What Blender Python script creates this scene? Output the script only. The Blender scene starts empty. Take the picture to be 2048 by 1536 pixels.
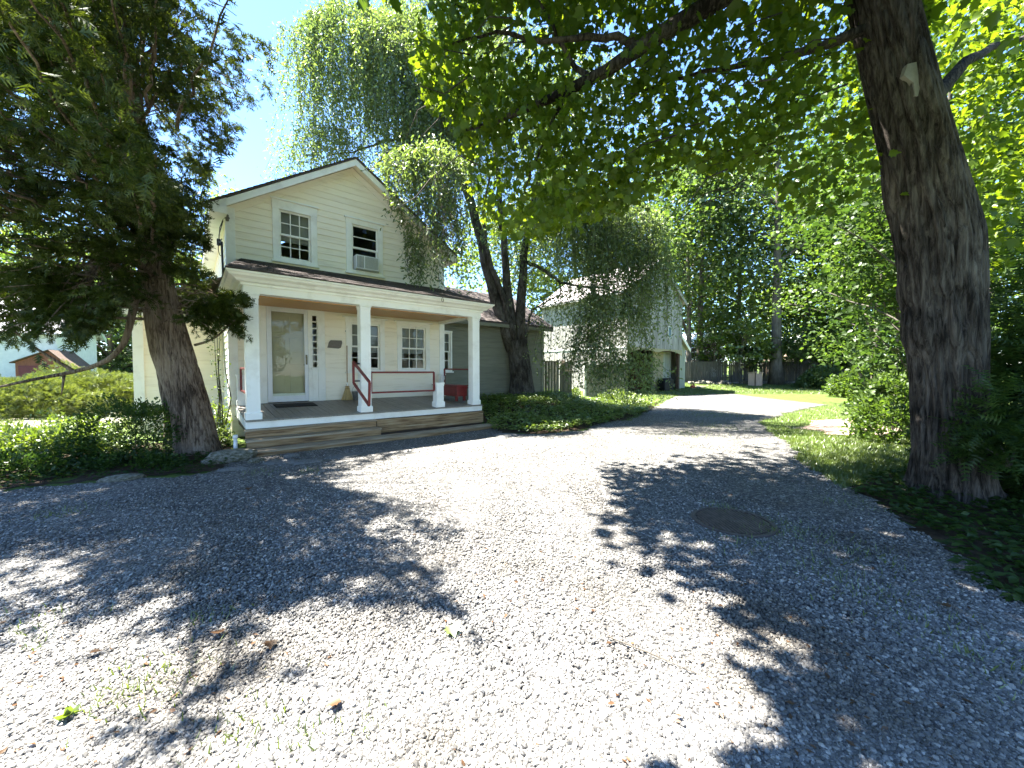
import bpy, bmesh, math, random
import numpy as np
from mathutils import Vector, Matrix
random.seed(7)
RNG = np.random.default_rng(11)
R = math.radians
scene = bpy.context.scene
col = scene.collection

# ------------------------------------------------------------------ camera, sky, sun, exposure
FPX, CAMH, HOR = 769.0, 1.5, 742.0            # focal length in photo pixels, eye height, horizon row
PITCH = math.atan((768 - HOR) / FPX)
cam = bpy.data.objects.new('camera', bpy.data.cameras.new('camera'))
col.objects.link(cam)
cam.location = (0, 0, CAMH)
cam.rotation_euler = (math.pi / 2 - PITCH, 0, 0)
cam.data.sensor_width = 36.0
cam.data.lens = 36.0 * FPX / 2048.0
cam.data.clip_start = 0.05
cam.data.clip_end = 2000
scene.camera = cam

TO_SUN = Vector((-0.45, 0.21, 1.0)).normalized()
SUN_EL = math.asin(TO_SUN.z)
world = bpy.data.worlds.new('World')
scene.world = world
world.use_nodes = True
wn = world.node_tree.nodes
sky = wn.new('ShaderNodeTexSky')
sky.sky_type = 'NISHITA'
sky.sun_disc = False
sky.sun_elevation = SUN_EL
sky.sun_rotation = math.atan2(TO_SUN.x, TO_SUN.y)
sky.air_density = 1.0
sky.dust_density = 0.0
sky.ozone_density = 8.0
bg = wn['Background']
bg.inputs[1].default_value = 0.058
world.node_tree.links.new(sky.outputs[0], bg.inputs[0])

sun = bpy.data.objects.new('sun', bpy.data.lights.new('sun', 'SUN'))
col.objects.link(sun)
sun.data.energy = 5.0
sun.data.angle = R(0.53)
sun.data.color = (1.0, 0.95, 0.86)
sun.rotation_euler = TO_SUN.to_track_quat('Z', 'Y').to_euler()
sun.location = (-20, 10, 45)

scene.view_settings.view_transform = 'Standard'
scene.view_settings.look = 'None'
scene.view_settings.gamma = 1
scene.view_settings.use_curve_mapping = False
scene.view_settings.exposure = 3.28
scene.render.engine = 'CYCLES'
scene.cycles.max_bounces = 7
scene.cycles.diffuse_bounces = 4
scene.cycles.glossy_bounces = 3
scene.cycles.transmission_bounces = 5
scene.cycles.transparent_max_bounces = 6
scene.cycles.sample_clamp_indirect = 6
scene.cycles.use_denoising = True

# ------------------------------------------------------------------ pixel helpers and terrain
CP, SP = math.cos(PITCH), math.sin(PITCH)


def ray(px, py):
    a, b = (px - 1024) / FPX, (768 - py) / FPX
    return np.array([a, CP + b * SP, -SP + b * CP])


def project(p):
    p = np.asarray(p, float)
    x, y, z = p[..., 0], p[..., 1], p[..., 2] - CAMH
    d = y * CP - z * SP
    h = y * SP + z * CP
    d = np.where(np.abs(d) < 1e-3, 1e-3, d)
    return 1024 + FPX * x / d, 768 - FPX * h / d, d


def sst(t):
    t = np.clip(t, 0, 1)
    return t * t * (3 - 2 * t)


def gz(x, y):
    x = np.asarray(x, float); y = np.asarray(y, float)
    z = .10 * sst((y - 20) / 8) + .36 * sst((y - 27) / 6) + .02 * np.maximum(0, y - 33)
    z = z + .5 * sst((y - 9.3) / 4.5) * sst((4.4 - x) / 3.2) * sst((x + 4.5) / 3.5) * sst((24 - y) / 5)
    return z


def gp(px, py):
    """the ground point seen at a photo pixel"""
    d = ray(px, py); t = 0.5
    for _ in range(4000):
        q = np.array([0, 0, CAMH]) + d * t
        if q[2] <= gz(q[0], q[1]):
            break
        t += .004 * max(1, t)
    return float(q[0]), float(q[1])


def at(px, py, depth):
    """the point of a pixel's ray at a given distance ahead of the camera"""
    d = ray(px, py)
    return np.array([0, 0, CAMH]) + d * (depth / d[1])


def inside(poly, x, y):
    x = np.asarray(x, float); y = np.asarray(y, float)
    r = np.zeros(x.shape, bool)
    n = len(poly)
    for i in range(n):
        x0, y0 = poly[i]; x1, y1 = poly[(i + 1) % n]
        if y0 == y1:
            continue
        c = ((y0 > y) != (y1 > y)) & (x < (x1 - x0) * (y - y0) / (y1 - y0) + x0)
        r ^= c
    return r


def vnoise(p, seed=0):
    """value noise, -1..1, on an (N,3) array"""
    p = np.asarray(p, float)
    i = np.floor(p).astype(np.int64); f = p - i
    f = f * f * (3 - 2 * f)
    out = np.zeros(len(p))
    for dx in (0, 1):
        for dy in (0, 1):
            for dz in (0, 1):
                h = ((i[:, 0] + dx) * 374761393 + (i[:, 1] + dy) * 668265263 + (i[:, 2] + dz) * 2147483647 + seed * 974711) & 0xffffffff
                h = ((h ^ (h >> 13)) * 1274126177) & 0xffffffff
                h = (h ^ (h >> 16)) & 0xffff
                w = (f[:, 0] if dx else 1 - f[:, 0]) * (f[:, 1] if dy else 1 - f[:, 1]) * (f[:, 2] if dz else 1 - f[:, 2])
                out += w * (h / 32767.5 - 1)
    return out


# ------------------------------------------------------------------ mesh helpers
def tag(o, label=None, cat=None, group=None, kind=None):
    if label: o['label'] = label
    if cat: o['category'] = cat
    if group: o['group'] = group
    if kind: o['kind'] = kind
    return o


def empty(name, loc=(0, 0, 0), rz=0, label=None, cat=None, group=None, parent=None):
    o = bpy.data.objects.new(name, None)
    col.objects.link(o)
    o.location = loc; o.rotation_euler = (0, 0, rz)
    o.empty_display_size = .1
    o.parent = parent
    return tag(o, label, cat, group)


def link(name, me, mat=None, parent=None, loc=None, rot=None, scale=None):
    o = bpy.data.objects.new(name, me)
    col.objects.link(o)
    if mat is not None and not me.materials:
        me.materials.append(mat)
    o.parent = parent
    if loc is not None: o.location = loc
    if rot is not None: o.rotation_euler = rot
    if scale is not None: o.scale = scale
    return o


class MB:
    def __init__(s):
        s.v = []; s.f = []; s.sm = False

    def add(s, vs, fs):
        n = len(s.v)
        s.v += [tuple(map(float, q)) for q in vs]
        s.f += [tuple(i + n for i in f) for f in fs]
        return s

    def box(s, x0, x1, y0, y1, z0, z1):
        return s.add([(x0, y0, z0), (x1, y0, z0), (x1, y1, z0), (x0, y1, z0), (x0, y0, z1), (x1, y0, z1), (x1, y1, z1), (x0, y1, z1)],
                     [(0, 3, 2, 1), (4, 5, 6, 7), (0, 1, 5, 4), (1, 2, 6, 5), (2, 3, 7, 6), (3, 0, 4, 7)])

    def prism(s, pts, d):
        """a planar polygon pushed along the vector d"""
        n = len(pts)
        a = [Vector(q) for q in pts]; b = [q + Vector(d) for q in a]
        return s.add(a + b, [tuple(range(n))[::-1], tuple(range(n, 2 * n))] + [(i, (i + 1) % n, n + (i + 1) % n, n + i) for i in range(n)])

    def bar(s, a, b, w, h=None, up=(0, 0, 1)):
        h = h or w
        a = Vector(a); b = Vector(b); d = (b - a).normalized()
        upv = Vector(up)
        if abs(d.dot(upv)) > .95: upv = Vector((0, 1, 0))
        x = d.cross(upv).normalized() * w / 2; z = x.cross(d).normalized() * h / 2
        return s.add([a - x - z, a + x - z, a + x + z, a - x + z, b - x - z, b + x - z, b + x + z, b - x + z],
                     [(0, 3, 2, 1), (4, 5, 6, 7), (0, 1, 5, 4), (1, 2, 6, 5), (2, 3, 7, 6), (3, 0, 4, 7)])

    def tube(s, pts, rad, n=8, cap=True):
        pts = [Vector(q) for q in pts]; m = len(pts)
        rad = [rad] * m if np.isscalar(rad) else list(rad)
        up = Vector((0.3, 0.2, 1)).normalized(); base = len(s.v); px_ = None
        for i, q in enumerate(pts):
            t = (pts[min(i + 1, m - 1)] - pts[max(i - 1, 0)]).normalized()
            if px_ is None:
                x = t.cross(up)
                if x.length < .2: x = t.cross(Vector((1, 0, 0)))
            else:
                x = px_ - t * px_.dot(t)
                if x.length < 1e-4: x = t.cross(Vector((1, 0, 0)))
            x.normalize(); y = t.cross(x); px_ = x
            for k in range(n):
                a = 2 * math.pi * k / n
                s.v.append(tuple(q + (x * math.cos(a) + y * math.sin(a)) * rad[i]))
        for i in range(m - 1):
            for k in range(n):
                k2 = (k + 1) % n
                s.f.append((base + i * n + k, base + i * n + k2, base + (i + 1) * n + k2, base + (i + 1) * n + k))
        if cap:
            s.f.append(tuple(base + k for k in range(n))[::-1]); s.f.append(tuple(base + (m - 1) * n + k for k in range(n)))
        return s

    def lathe(s, prof, n=16, c=(0, 0)):
        base = len(s.v)
        for (r, z) in prof:
            for k in range(n):
                a = 2 * math.pi * k / n
                s.v.append((c[0] + r * math.cos(a), c[1] + r * math.sin(a), z))
        for i in range(len(prof) - 1):
            for k in range(n):
                k2 = (k + 1) % n
                s.f.append((base + i * n + k, base + i * n + k2, base + (i + 1) * n + k2, base + (i + 1) * n + k))
        s.f.append(tuple(base + k for k in range(n))[::-1]); s.f.append(tuple(base + (len(prof) - 1) * n + k for k in range(n)))
        return s

    def mesh(s, name, smooth=False):
        me = bpy.data.meshes.new(name)
        me.from_pydata(s.v, [], s.f)
        if smooth or s.sm:
            me.polygons.foreach_set('use_smooth', [True] * len(me.polygons))
        return me

    def build(s, name, mat, parent=None, bevel=0, smooth=False):
        me = s.mesh(name, smooth)
        if bevel:
            bm = bmesh.new(); bm.from_mesh(me)
            bmesh.ops.recalc_face_normals(bm, faces=bm.faces)
            bmesh.ops.bevel(bm, geom=list(bm.edges), offset=bevel, segments=2, affect='EDGES', profile=.6, clamp_overlap=True)
            bm.to_mesh(me); bm.free()
        else:
            bm = bmesh.new(); bm.from_mesh(me)
            bmesh.ops.recalc_face_normals(bm, faces=bm.faces)
            bm.to_mesh(me); bm.free()
        return link(name, me, mat, parent)


def npmesh(name, verts, faces_flat, loop_counts, smooth=False):
    me = bpy.data.meshes.new(name)
    me.vertices.add(len(verts)); me.vertices.foreach_set('co', np.asarray(verts, np.float32).ravel())
    me.loops.add(len(faces_flat)); me.loops.foreach_set('vertex_index', np.asarray(faces_flat, np.int32))
    st = np.concatenate([[0], np.cumsum(loop_counts)[:-1]]).astype(np.int32)
    me.polygons.add(len(loop_counts)); me.polygons.foreach_set('loop_start', st)
    me.polygons.foreach_set('loop_total', np.asarray(loop_counts, np.int32))
    if smooth:
        me.polygons.foreach_set('use_smooth', np.ones(len(loop_counts), bool))
    me.update(calc_edges=True)
    return me


def norm(a):
    return a / np.maximum(np.linalg.norm(a, axis=-1, keepdims=True), 1e-9)


# leaf outlines: (vertices in the plane x=width, y=length, z=bend), faces
def _mir(half):
    return half + [(-x, y) for x, y in half[::-1] if abs(x) > 1e-6]
_mp = _mir([(0, 0), (.40, .02), (.36, .17), (.60, .31), (.42, .41), (.46, .66), (.22, .64), (0, 1.0)])
MAPLE = ([(x, y, .20 * abs(x) - .16 * y * y) for x, y in _mp], [tuple(range(8)), tuple(range(7, 14)) + (0,)])
OVAL = ([(0, 0, 0), (.27, .42, .06), (0, 1, -.06), (-.27, .42, .06)], [(0, 1, 2), (0, 2, 3)])
BROAD = ([(0, 0, 0), (.40, .40, .07), (0, 1, -.10), (-.40, .40, .07)], [(0, 1, 2), (0, 2, 3)])
LANCE = ([(0, 0, 0), (.17, .40, .04), (0, 1, -.10), (-.17, .40, .04)], [(0, 1, 2), (0, 2, 3)])
_sv, _sf = [(0, 0, 0), (.055, .45, 0), (0, 1, -.08), (-.055, .45, 0)], [(0, 1, 2, 3)]
for _y in (.10, .34, .58):
    for _s in (1, -1):
        _n = len(_sv); _l = .46 * (1.12 - _y)
        _sv += [(0, _y, 0), (_s * _l, _y + _l * .85, -.05), (_s * .02, _y + .17, .02)]
        _sf.append((_n, _n + 1, _n + 2) if _s > 0 else (_n, _n + 2, _n + 1))
SPRAY = (_sv, _sf)
_fv, _ff = [(0, 0, 0), (.015, .5, 0), (0, 1, -.06), (-.015, .5, 0)], [(0, 1, 2, 3)]
for _k in range(5):
    for _s in (1, -1):
        _y = .08 + .17 * _k; _l = .26 * (1.1 - .6 * _y); _n = len(_fv)
        _fv += [(0, _y, 0), (_s * _l, _y + .12, -.02), (0, _y + .105, 0)]
        _ff.append((_n, _n + 1, _n + 2) if _s > 0 else (_n, _n + 2, _n + 1))
FEATHER = (_fv, _ff)
BLADE = ([(-.5, 0, 0), (.5, 0, 0), (.30, .6, .10), (0, 1, .35), (-.30, .6, .10)], [(0, 1, 2, 4), (4, 2, 3)])


def leaf_mesh(name, tmpl, pos, axis, nrm, size, width=1.0):
    """one mesh of many leaves: base points, growing direction, face normal, length"""
    tv = np.array(tmpl[0], float); tv[:, 0] *= width
    pos = np.asarray(pos, float); n = len(pos)
    y = norm(np.asarray(axis, float))
    x = norm(np.cross(y, np.asarray(nrm, float)) + 1e-6)
    z = np.cross(x, y)
    sz = np.broadcast_to(np.asarray(size, float), (n,))[:, None, None]
    V = pos[:, None, :] + sz * (tv[None, :, 0, None] * x[:, None, :] + tv[None, :, 1, None] * y[:, None, :] + tv[None, :, 2, None] * z[:, None, :])
    k = len(tv)
    fl = np.concatenate([np.array(f) for f in tmpl[1]])
    F = (fl[None, :] + (np.arange(n) * k)[:, None]).ravel()
    lc = np.tile([len(f) for f in tmpl[1]], n)
    return npmesh(name, V.reshape(-1, 3), F, lc)


def rdir(n, up=0.0):
    d = RNG.normal(size=(n, 3)); d = norm(d); d[:, 2] += up
    return norm(d)
# ------------------------------------------------------------------ materials
MATS = {}


def nd(nt, t, **kw):
    n = nt.nodes.new(t)
    for k, v in kw.items():
        if k.startswith('i_'):
            key = k[2:]
            n.inputs[int(key) if key.isdigit() else key].default_value = v
        else:
            setattr(n, k, v)
    return n


def newmat(name):
    m = bpy.data.materials.new(name); m.use_nodes = True
    nt = m.node_tree; b = nt.nodes['Principled BSDF']
    MATS[name] = m
    return m, nt, b


def ramp(nt, fac, stops):
    r = nd(nt, 'ShaderNodeValToRGB'); e = r.color_ramp.elements
    while len(e) < len(stops): e.new(.5)
    for el, (p, c) in zip(e, stops):
        el.position = p; el.color = (*c, 1) if len(c) == 3 else c
    nt.links.new(fac, r.inputs[0])
    return r.outputs[0]


def coords(nt, scale=(1, 1, 1), kind='Object'):
    tc = nd(nt, 'ShaderNodeTexCoord'); mp = nd(nt, 'ShaderNodeMapping')
    mp.inputs['Scale'].default_value = scale
    nt.links.new(tc.outputs[kind], mp.inputs[0])
    return mp.outputs[0]


def pm(name, stops, scale=4, stretch=(1, 1, 1), rough=.6, bump=.0, bscale=None, bstretch=None, detail=6, spec=.4, metal=0, dist=.02, rvar=0.0, island=0.0):
    """noise-mixed colour, optional bump, optional tone change from piece to piece"""
    m, nt, b = newmat(name); L = nt.links
    no = nd(nt, 'ShaderNodeTexNoise', i_Scale=scale, i_Detail=detail, i_Roughness=.62)
    L.new(coords(nt, stretch), no.inputs['Vector'])
    c = ramp(nt, no.outputs['Fac'], stops)
    if island or rvar:
        hs = nd(nt, 'ShaderNodeHueSaturation')
        src = nd(nt, 'ShaderNodeNewGeometry').outputs['Random Per Island'] if island else nd(nt, 'ShaderNodeObjectInfo').outputs['Random']
        a = island or rvar
        mr = nd(nt, 'ShaderNodeMapRange'); mr.inputs[3].default_value = 1 - a; mr.inputs[4].default_value = 1 + a
        L.new(src, mr.inputs[0]); L.new(mr.outputs[0], hs.inputs['Value']); L.new(c, hs.inputs['Color'])
        c = hs.outputs[0]
    L.new(c, b.inputs['Base Color'])
    b.inputs['Roughness'].default_value = rough
    b.inputs['Specular IOR Level'].default_value = spec
    b.inputs['Metallic'].default_value = metal
    if bump:
        n2 = nd(nt, 'ShaderNodeTexNoise', i_Scale=bscale or scale * 4, i_Detail=8, i_Roughness=.65)
        L.new(coords(nt, bstretch or stretch), n2.inputs['Vector'])
        bp = nd(nt, 'ShaderNodeBump', i_Strength=bump, i_Distance=dist)
        L.new(n2.outputs['Fac'], bp.inputs['Height']); L.new(bp.outputs[0], b.inputs['Normal'])
    return m


def g(v, w=0):  # a grey, warmer with w
    return (v * (1 + w), v, v * (1 - w))


M_cream = pm('cream_paint', [(.33, (.83, .74, .585)), (.46, (.92, .835, .68)), (.66, (.93, .85, .70))], 3, (.6, 1, 5), .55, .25, 60, (.4, 1, 1), dist=.002, rvar=.025)
M_white = pm('white_paint', [(.34, (.80, .77, .70)), (.50, (.90, .88, .815)), (.7, (.91, .89, .83))], 3, (1, 1, 1), .45, .12, 50, dist=.002, rvar=.015)
M_alum = pm('white_aluminium', [(.3, (.70, .70, .72)), (.7, (.78, .78, .80))], 6, rough=.3, spec=.5)
M_sage = pm('sage_paint', [(.28, (.155, .155, .115)), (.55, (.205, .20, .15)), (.8, (.225, .22, .17))], 3, (.5, 1, 5), .6, .25, 60, (.3, 1, 1), dist=.002, rvar=.05)
M_red = pm('red_paint', [(.3, (.12, .012, .012)), (.6, (.19, .020, .018)), (.85, (.23, .03, .026))], 9, rough=.42, bump=.12, bscale=90, dist=.002)
M_floor = pm('grey_floor_paint', [(.25, (.14, .125, .105)), (.5, (.22, .20, .17)), (.75, (.27, .25, .215))], 5, (6, .6, 1), .45, .2, 40, (6, .5, 1), dist=.002, rvar=.10)
M_deck = pm('weathered_lumber', [(.36, (.10, .056, .026)), (.47, (.23, .145, .070)), (.56, (.30, .20, .105)), (.68, (.36, .28, .18))], 3.2, (.5, 9, 9), .75, .5, 10, (.6, 14, 14), dist=.004, rvar=.12)
M_tread = pm('grey_weathered_tread', [(.36, (.15, .105, .065)), (.47, (.27, .205, .135)), (.57, (.33, .265, .185)), (.68, (.39, .335, .255))], 3.2, (.5, 9, 9), .8, .5, 10, (.6, 14, 14), dist=.004, rvar=.12)
M_ceil = pm('varnished_ceiling_wood', [(.3, (.42, .21, .07)), (.7, (.58, .32, .12))], 5, (.4, 8, 8), .4, .1)
M_shing = pm('asphalt_shingle', [(.25, (.035, .028, .027)), (.5, (.075, .06, .056)), (.8, (.135, .11, .10))], 26, rough=.9, bump=.5, bscale=160, dist=.004, island=.35)
M_barn = pm('weathered_barn_board', [(.36, (.16, .15, .13)), (.47, (.28, .265, .24)), (.56, (.36, .345, .315)), (.68, (.45, .43, .40))], 2.2, (9, 9, .45), .85, .5, 12, (12, 12, .5), dist=.006, rvar=.14)
M_barnsage = pm('faded_green_board', [(.25, (.25, .27, .215)), (.55, (.34, .355, .29)), (.85, (.41, .42, .35))], 2.2, (9, 9, .5), .8, .4, 12, (12, 12, .5), dist=.005, rvar=.10)
M_barnyel = pm('raw_yellow_board', [(.25, (.27, .23, .13)), (.55, (.38, .33, .20)), (.85, (.46, .41, .28))], 2.2, (9, 9, .5), .8, .4, 12, (12, 12, .5), dist=.005, rvar=.14)
M_fence = pm('shade_darkened_fence_board', [(.35, (.045, .041, .034)), (.5, (.080, .074, .062)), (.68, (.13, .12, .10))], 3, (8, 8, .6), .85, .5, 12, (10, 10, .5), dist=.006, rvar=.2)  # base colour darkened to stand in for tree shade on the back fence
M_oldfence = pm('mossy_fence_board', [(.25, (.15, .15, .095)), (.5, (.25, .24, .165)), (.8, (.33, .31, .24))], 3, (8, 8, .6), .85, .5, 12, (10, 10, .5), dist=.006, rvar=.15)
M_darkwood = pm('dark_barn_timber', [(.3, (.05, .03, .02)), (.7, (.12, .075, .05))], 5, (1, 1, 4), .8, .3)
M_firewood = pm('split_firewood', [(.25, (.10, .045, .025)), (.55, (.20, .10, .055)), (.85, (.34, .19, .11))], 7, rough=.85, bump=.4, rvar=.35)
M_barnroof = pm('pale_metal_roof', [(.3, (.34, .30, .295)), (.7, (.46, .41, .40))], 3, rough=.5, bump=.1)
M_black = pm('black_cover', [(.3, (.006, .006, .006)), (.7, (.014, .014, .014))], 8, rough=.55, bump=.3, bscale=9, dist=.03)
M_mat = pm('black_doormat', [(.3, (.012, .012, .012)), (.7, (.025, .024, .023))], 60, rough=.95, bump=.6, bscale=220, dist=.004)
M_beige = pm('beige_door_paint', [(.3, (.50, .42, .29)), (.7, (.55, .465, .325))], 4, rough=.5)
M_dark = pm('dark_room', [(.3, (.012, .012, .012)), (.7, (.022, .021, .02))], 3, rough=.9)
M_curtain = pm('grey_window_shade', [(.3, (.30, .295, .28)), (.7, (.36, .355, .335))], 4, (1, 1, .4), .9)
M_brass = pm('tarnished_handle', [(.3, (.10, .085, .06)), (.7, (.18, .15, .11))], 20, rough=.35, metal=.9)
M_wire = pm('black_cable', [(.3, (.012, .012, .013)), (.7, (.02, .02, .02))], 20, rough=.5)
M_steel = pm('galvanised_metal', [(.3, (.30, .31, .31)), (.7, (.44, .45, .45))], 18, rough=.4, metal=.7)
M_straw = pm('broom_straw', [(.25, (.30, .20, .075)), (.5, (.47, .34, .15)), (.8, (.58, .45, .23))], 8, (30, 30, 1), .8, .3, island=.3)
M_handle = pm('worn_broom_handle', [(.3, (.30, .15, .06)), (.7, (.42, .24, .11))], 8, (8, 8, 1), .5)
M_slate = pm('bare_clapboard_patch', [(.3, (.15, .13, .11)), (.7, (.23, .205, .18))], 9, (1, 1, 6), .85, .3)
M_rock = pm('mossy_field_stone', [(.36, (.05, .05, .026)), (.46, (.10, .095, .065)), (.54, (.16, .15, .12)), (.68, (.24, .23, .20))], 5, rough=.9, bump=.7, bscale=14, dist=.03, rvar=.2)
M_flag = pm('grey_flagstone', [(.36, (.07, .07, .066)), (.5, (.125, .123, .118)), (.66, (.19, .187, .178))], 6, rough=.85, bump=.5, bscale=22, dist=.012, rvar=.2)
M_iron = pm('rusty_cast_iron', [(.25, (.030, .020, .017)), (.55, (.058, .041, .036)), (.85, (.10, .075, .065))], 14, rough=.55, bump=.3, bscale=70, dist=.003, spec=.5)
M_worniron = pm('worn_iron_rib', [(.35, (.045, .031, .026)), (.5, (.075, .054, .046)), (.65, (.115, .088, .076))], 14, rough=.5, bump=.2, bscale=70, dist=.002, spec=.5)
M_pvc = pm('white_pvc', [(.3, (.62, .60, .58)), (.7, (.74, .72, .70))], 5, rough=.35)
M_plywood = pm('pinkish_plywood', [(.25, (.30, .20, .15)), (.55, (.44, .31, .24)), (.85, (.54, .40, .32))], 3, (7, 7, .7), .8, .3, rvar=.1)
M_redshed = pm('brick_red_boards', [(.25, (.10, .035, .022)), (.5, (.18, .065, .04)), (.85, (.26, .11, .075))], 4, (8, 8, .6), .8, .3, rvar=.15)
M_maroon = pm('maroon_door', [(.3, (.075, .010, .016)), (.7, (.12, .018, .025))], 4, rough=.5)
M_mint = pm('mint_trim', [(.3, (.36, .47, .37)), (.7, (.46, .56, .46))], 3, rough=.6)
M_stucco = pm('pale_stucco', [(.3, (.50, .54, .54)), (.7, (.62, .65, .64))], 3, rough=.8, bump=.2)
M_tin = pm('sunlit_tin_roof', [(.3, (.55, .55, .56)), (.7, (.68, .68, .69))], 2, rough=.45, metal=.2)
M_bluetile = pm('red_plastic', [(.3, (.30, .05, .03)), (.7, (.42, .09, .06))], 8, rough=.5)


def glassmat():
    m, nt, b = newmat('window_glass'); L = nt.links
    tr = nd(nt, 'ShaderNodeBsdfTransparent'); tr.inputs[0].default_value = (.80, .84, .82, 1)
    gl = nd(nt, 'ShaderNodeBsdfGlossy'); gl.inputs['Roughness'].default_value = .015
    no = nd(nt, 'ShaderNodeTexNoise', i_Scale=2.2, i_Detail=1)
    L.new(coords(nt), no.inputs['Vector'])
    bp = nd(nt, 'ShaderNodeBump', i_Strength=.10, i_Distance=.03)
    L.new(no.outputs['Fac'], bp.inputs['Height']); L.new(bp.outputs[0], gl.inputs['Normal'])
    fr = nd(nt, 'ShaderNodeFresnel', i_IOR=1.5); mx = nd(nt, 'ShaderNodeMixShader')
    ad = nd(nt, 'ShaderNodeMath', operation='MULTIPLY_ADD'); ad.inputs[1].default_value = .75; ad.inputs[2].default_value = .0; ad.use_clamp = True
    L.new(fr.outputs[0], ad.inputs[0]); L.new(ad.outputs[0], mx.inputs[0])
    L.new(tr.outputs[0], mx.inputs[1]); L.new(gl.outputs[0], mx.inputs[2])
    L.new(mx.outputs[0], nt.nodes['Material Output'].inputs[0])
    return m
M_glass = glassmat()


def leafmat(name, dark, light, trans, tfac=.42, gloss=.10, rough=.45, big=.35):
    """thin leaf: diffuse + translucent + a little sheen, tone varied leaf by leaf and in broad drifts"""
    m, nt, b = newmat(name); L = nt.links
    nt.nodes.remove(b)
    if dark[1] > dark[0]:        # greens: yellower and a little lighter
        dark, light = [(c[0] * 1.32, c[1] * 1.14, c[2] * .68) for c in (dark, light)]
    geo = nd(nt, 'ShaderNodeNewGeometry')
    no = nd(nt, 'ShaderNodeTexNoise', i_Scale=big, i_Detail=3)
    L.new(coords(nt), no.inputs['Vector'])
    ad = nd(nt, 'ShaderNodeMath', operation='MULTIPLY_ADD'); ad.inputs[1].default_value = .55
    L.new(geo.outputs['Random Per Island'], ad.inputs[0])
    sc = nd(nt, 'ShaderNodeMath', operation='MULTIPLY'); sc.inputs[1].default_value = .5
    L.new(no.outputs['Fac'], sc.inputs[0]); L.new(sc.outputs[0], ad.inputs[2])
    c = ramp(nt, ad.outputs[0], [(.15, dark), (.85, light)])
    hs = nd(nt, 'ShaderNodeMixRGB'); hs.blend_type = 'MULTIPLY'; hs.inputs[0].default_value = 1; hs.inputs[2].default_value = (*trans, 1)
    L.new(c, hs.inputs[1])
    df = nd(nt, 'ShaderNodeBsdfDiffuse'); tl = nd(nt, 'ShaderNodeBsdfTranslucent'); gl = nd(nt, 'ShaderNodeBsdfGlossy')
    gl.inputs['Roughness'].default_value = rough; gl.inputs[0].default_value = (.9, .95, .9, 1)
    L.new(c, df.inputs[0]); L.new(hs.outputs[0], tl.inputs[0])
    m1 = nd(nt, 'ShaderNodeMixShader'); m1.inputs[0].default_value = tfac
    L.new(df.outputs[0], m1.inputs[1]); L.new(tl.outputs[0], m1.inputs[2])
    m2 = nd(nt, 'ShaderNodeMixShader'); m2.inputs[0].default_value = gloss
    L.new(m1.outputs[0], m2.inputs[1]); L.new(gl.outputs[0], m2.inputs[2])
    L.new(m2.outputs[0], nt.nodes['Material Output'].inputs[0])
    return m


LF_maple = leafmat('maple_leaf', (.026, .064, .010), (.070, .125, .018), (2.8, 2.4, .9), .48, .02)
LF_cedar = leafmat('cedar_spray', (.014, .028, .008), (.048, .072, .016), (1.6, 1.6, .9), .30, .025)
LF_cherry = leafmat('weeping_cherry_leaf', (.044, .082, .034), (.112, .172, .080), (1.8, 1.85, 1.1), .48, .07, .5)
LF_wood = leafmat('woodland_leaf', (.022, .052, .016), (.060, .108, .030), (2.1, 2.1, 1.1), .42, .025, .55)
LF_wood2 = leafmat('blue_green_leaf', (.022, .050, .026), (.062, .105, .052), (1.9, 2.0, 1.3), .40, .03, .55)
LF_wood3 = leafmat('yellow_green_leaf', (.036, .074, .016), (.084, .138, .030), (2.0, 1.9, .9), .42, .08)
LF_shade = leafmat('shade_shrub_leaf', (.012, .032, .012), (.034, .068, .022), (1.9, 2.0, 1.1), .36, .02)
LF_bed = leafmat('groundcover_leaf', (.045, .092, .022), (.125, .195, .050), (1.8, 1.9, 1.0), .36, .09, .4)
LF_grass = leafmat('grass_blade', (.042, .074, .014), (.085, .130, .026), (1.6, 1.6, .8), .35, .08)
LF_juniper = leafmat('juniper_spray', (.040, .070, .022), (.105, .145, .036), (1.5, 1.5, .9), .28, .08)
LF_brown = leafmat('dead_leaf', (.045, .022, .010), (.12, .065, .032), (1.4, 1.1, .7), .25, .03)
LF_maroon = leafmat('red_maple_leaf', (.020, .008, .012), (.05, .02, .022), (2.0, 1.2, 1.1), .35, .06)


def barkmat(name, stops, zs, bump, scale=7):
    m, nt, b = newmat(name); L = nt.links
    no = nd(nt, 'ShaderNodeTexNoise', i_Scale=scale, i_Detail=9, i_Roughness=.7, i_Distortion=.6)
    L.new(coords(nt, (1, 1, zs)), no.inputs['Vector'])
    n3 = nd(nt, 'ShaderNodeTexNoise', i_Scale=1.3, i_Detail=4)
    L.new(coords(nt), n3.inputs['Vector'])
    mx = nd(nt, 'ShaderNodeMixRGB'); mx.inputs[0].default_value = .35
    L.new(no.outputs['Fac'], mx.inputs[1]); L.new(n3.outputs['Fac'], mx.inputs[2])
    L.new(ramp(nt, mx.outputs[0], stops), b.inputs['Base Color'])
    b.inputs['Roughness'].default_value = .9; b.inputs['Specular IOR Level'].default_value = .2
    bp = nd(nt, 'ShaderNodeBump', i_Strength=bump, i_Distance=.03)
    L.new(no.outputs['Fac'], bp.inputs['Height']); L.new(bp.outputs[0], b.inputs['Normal'])
    return m


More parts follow.
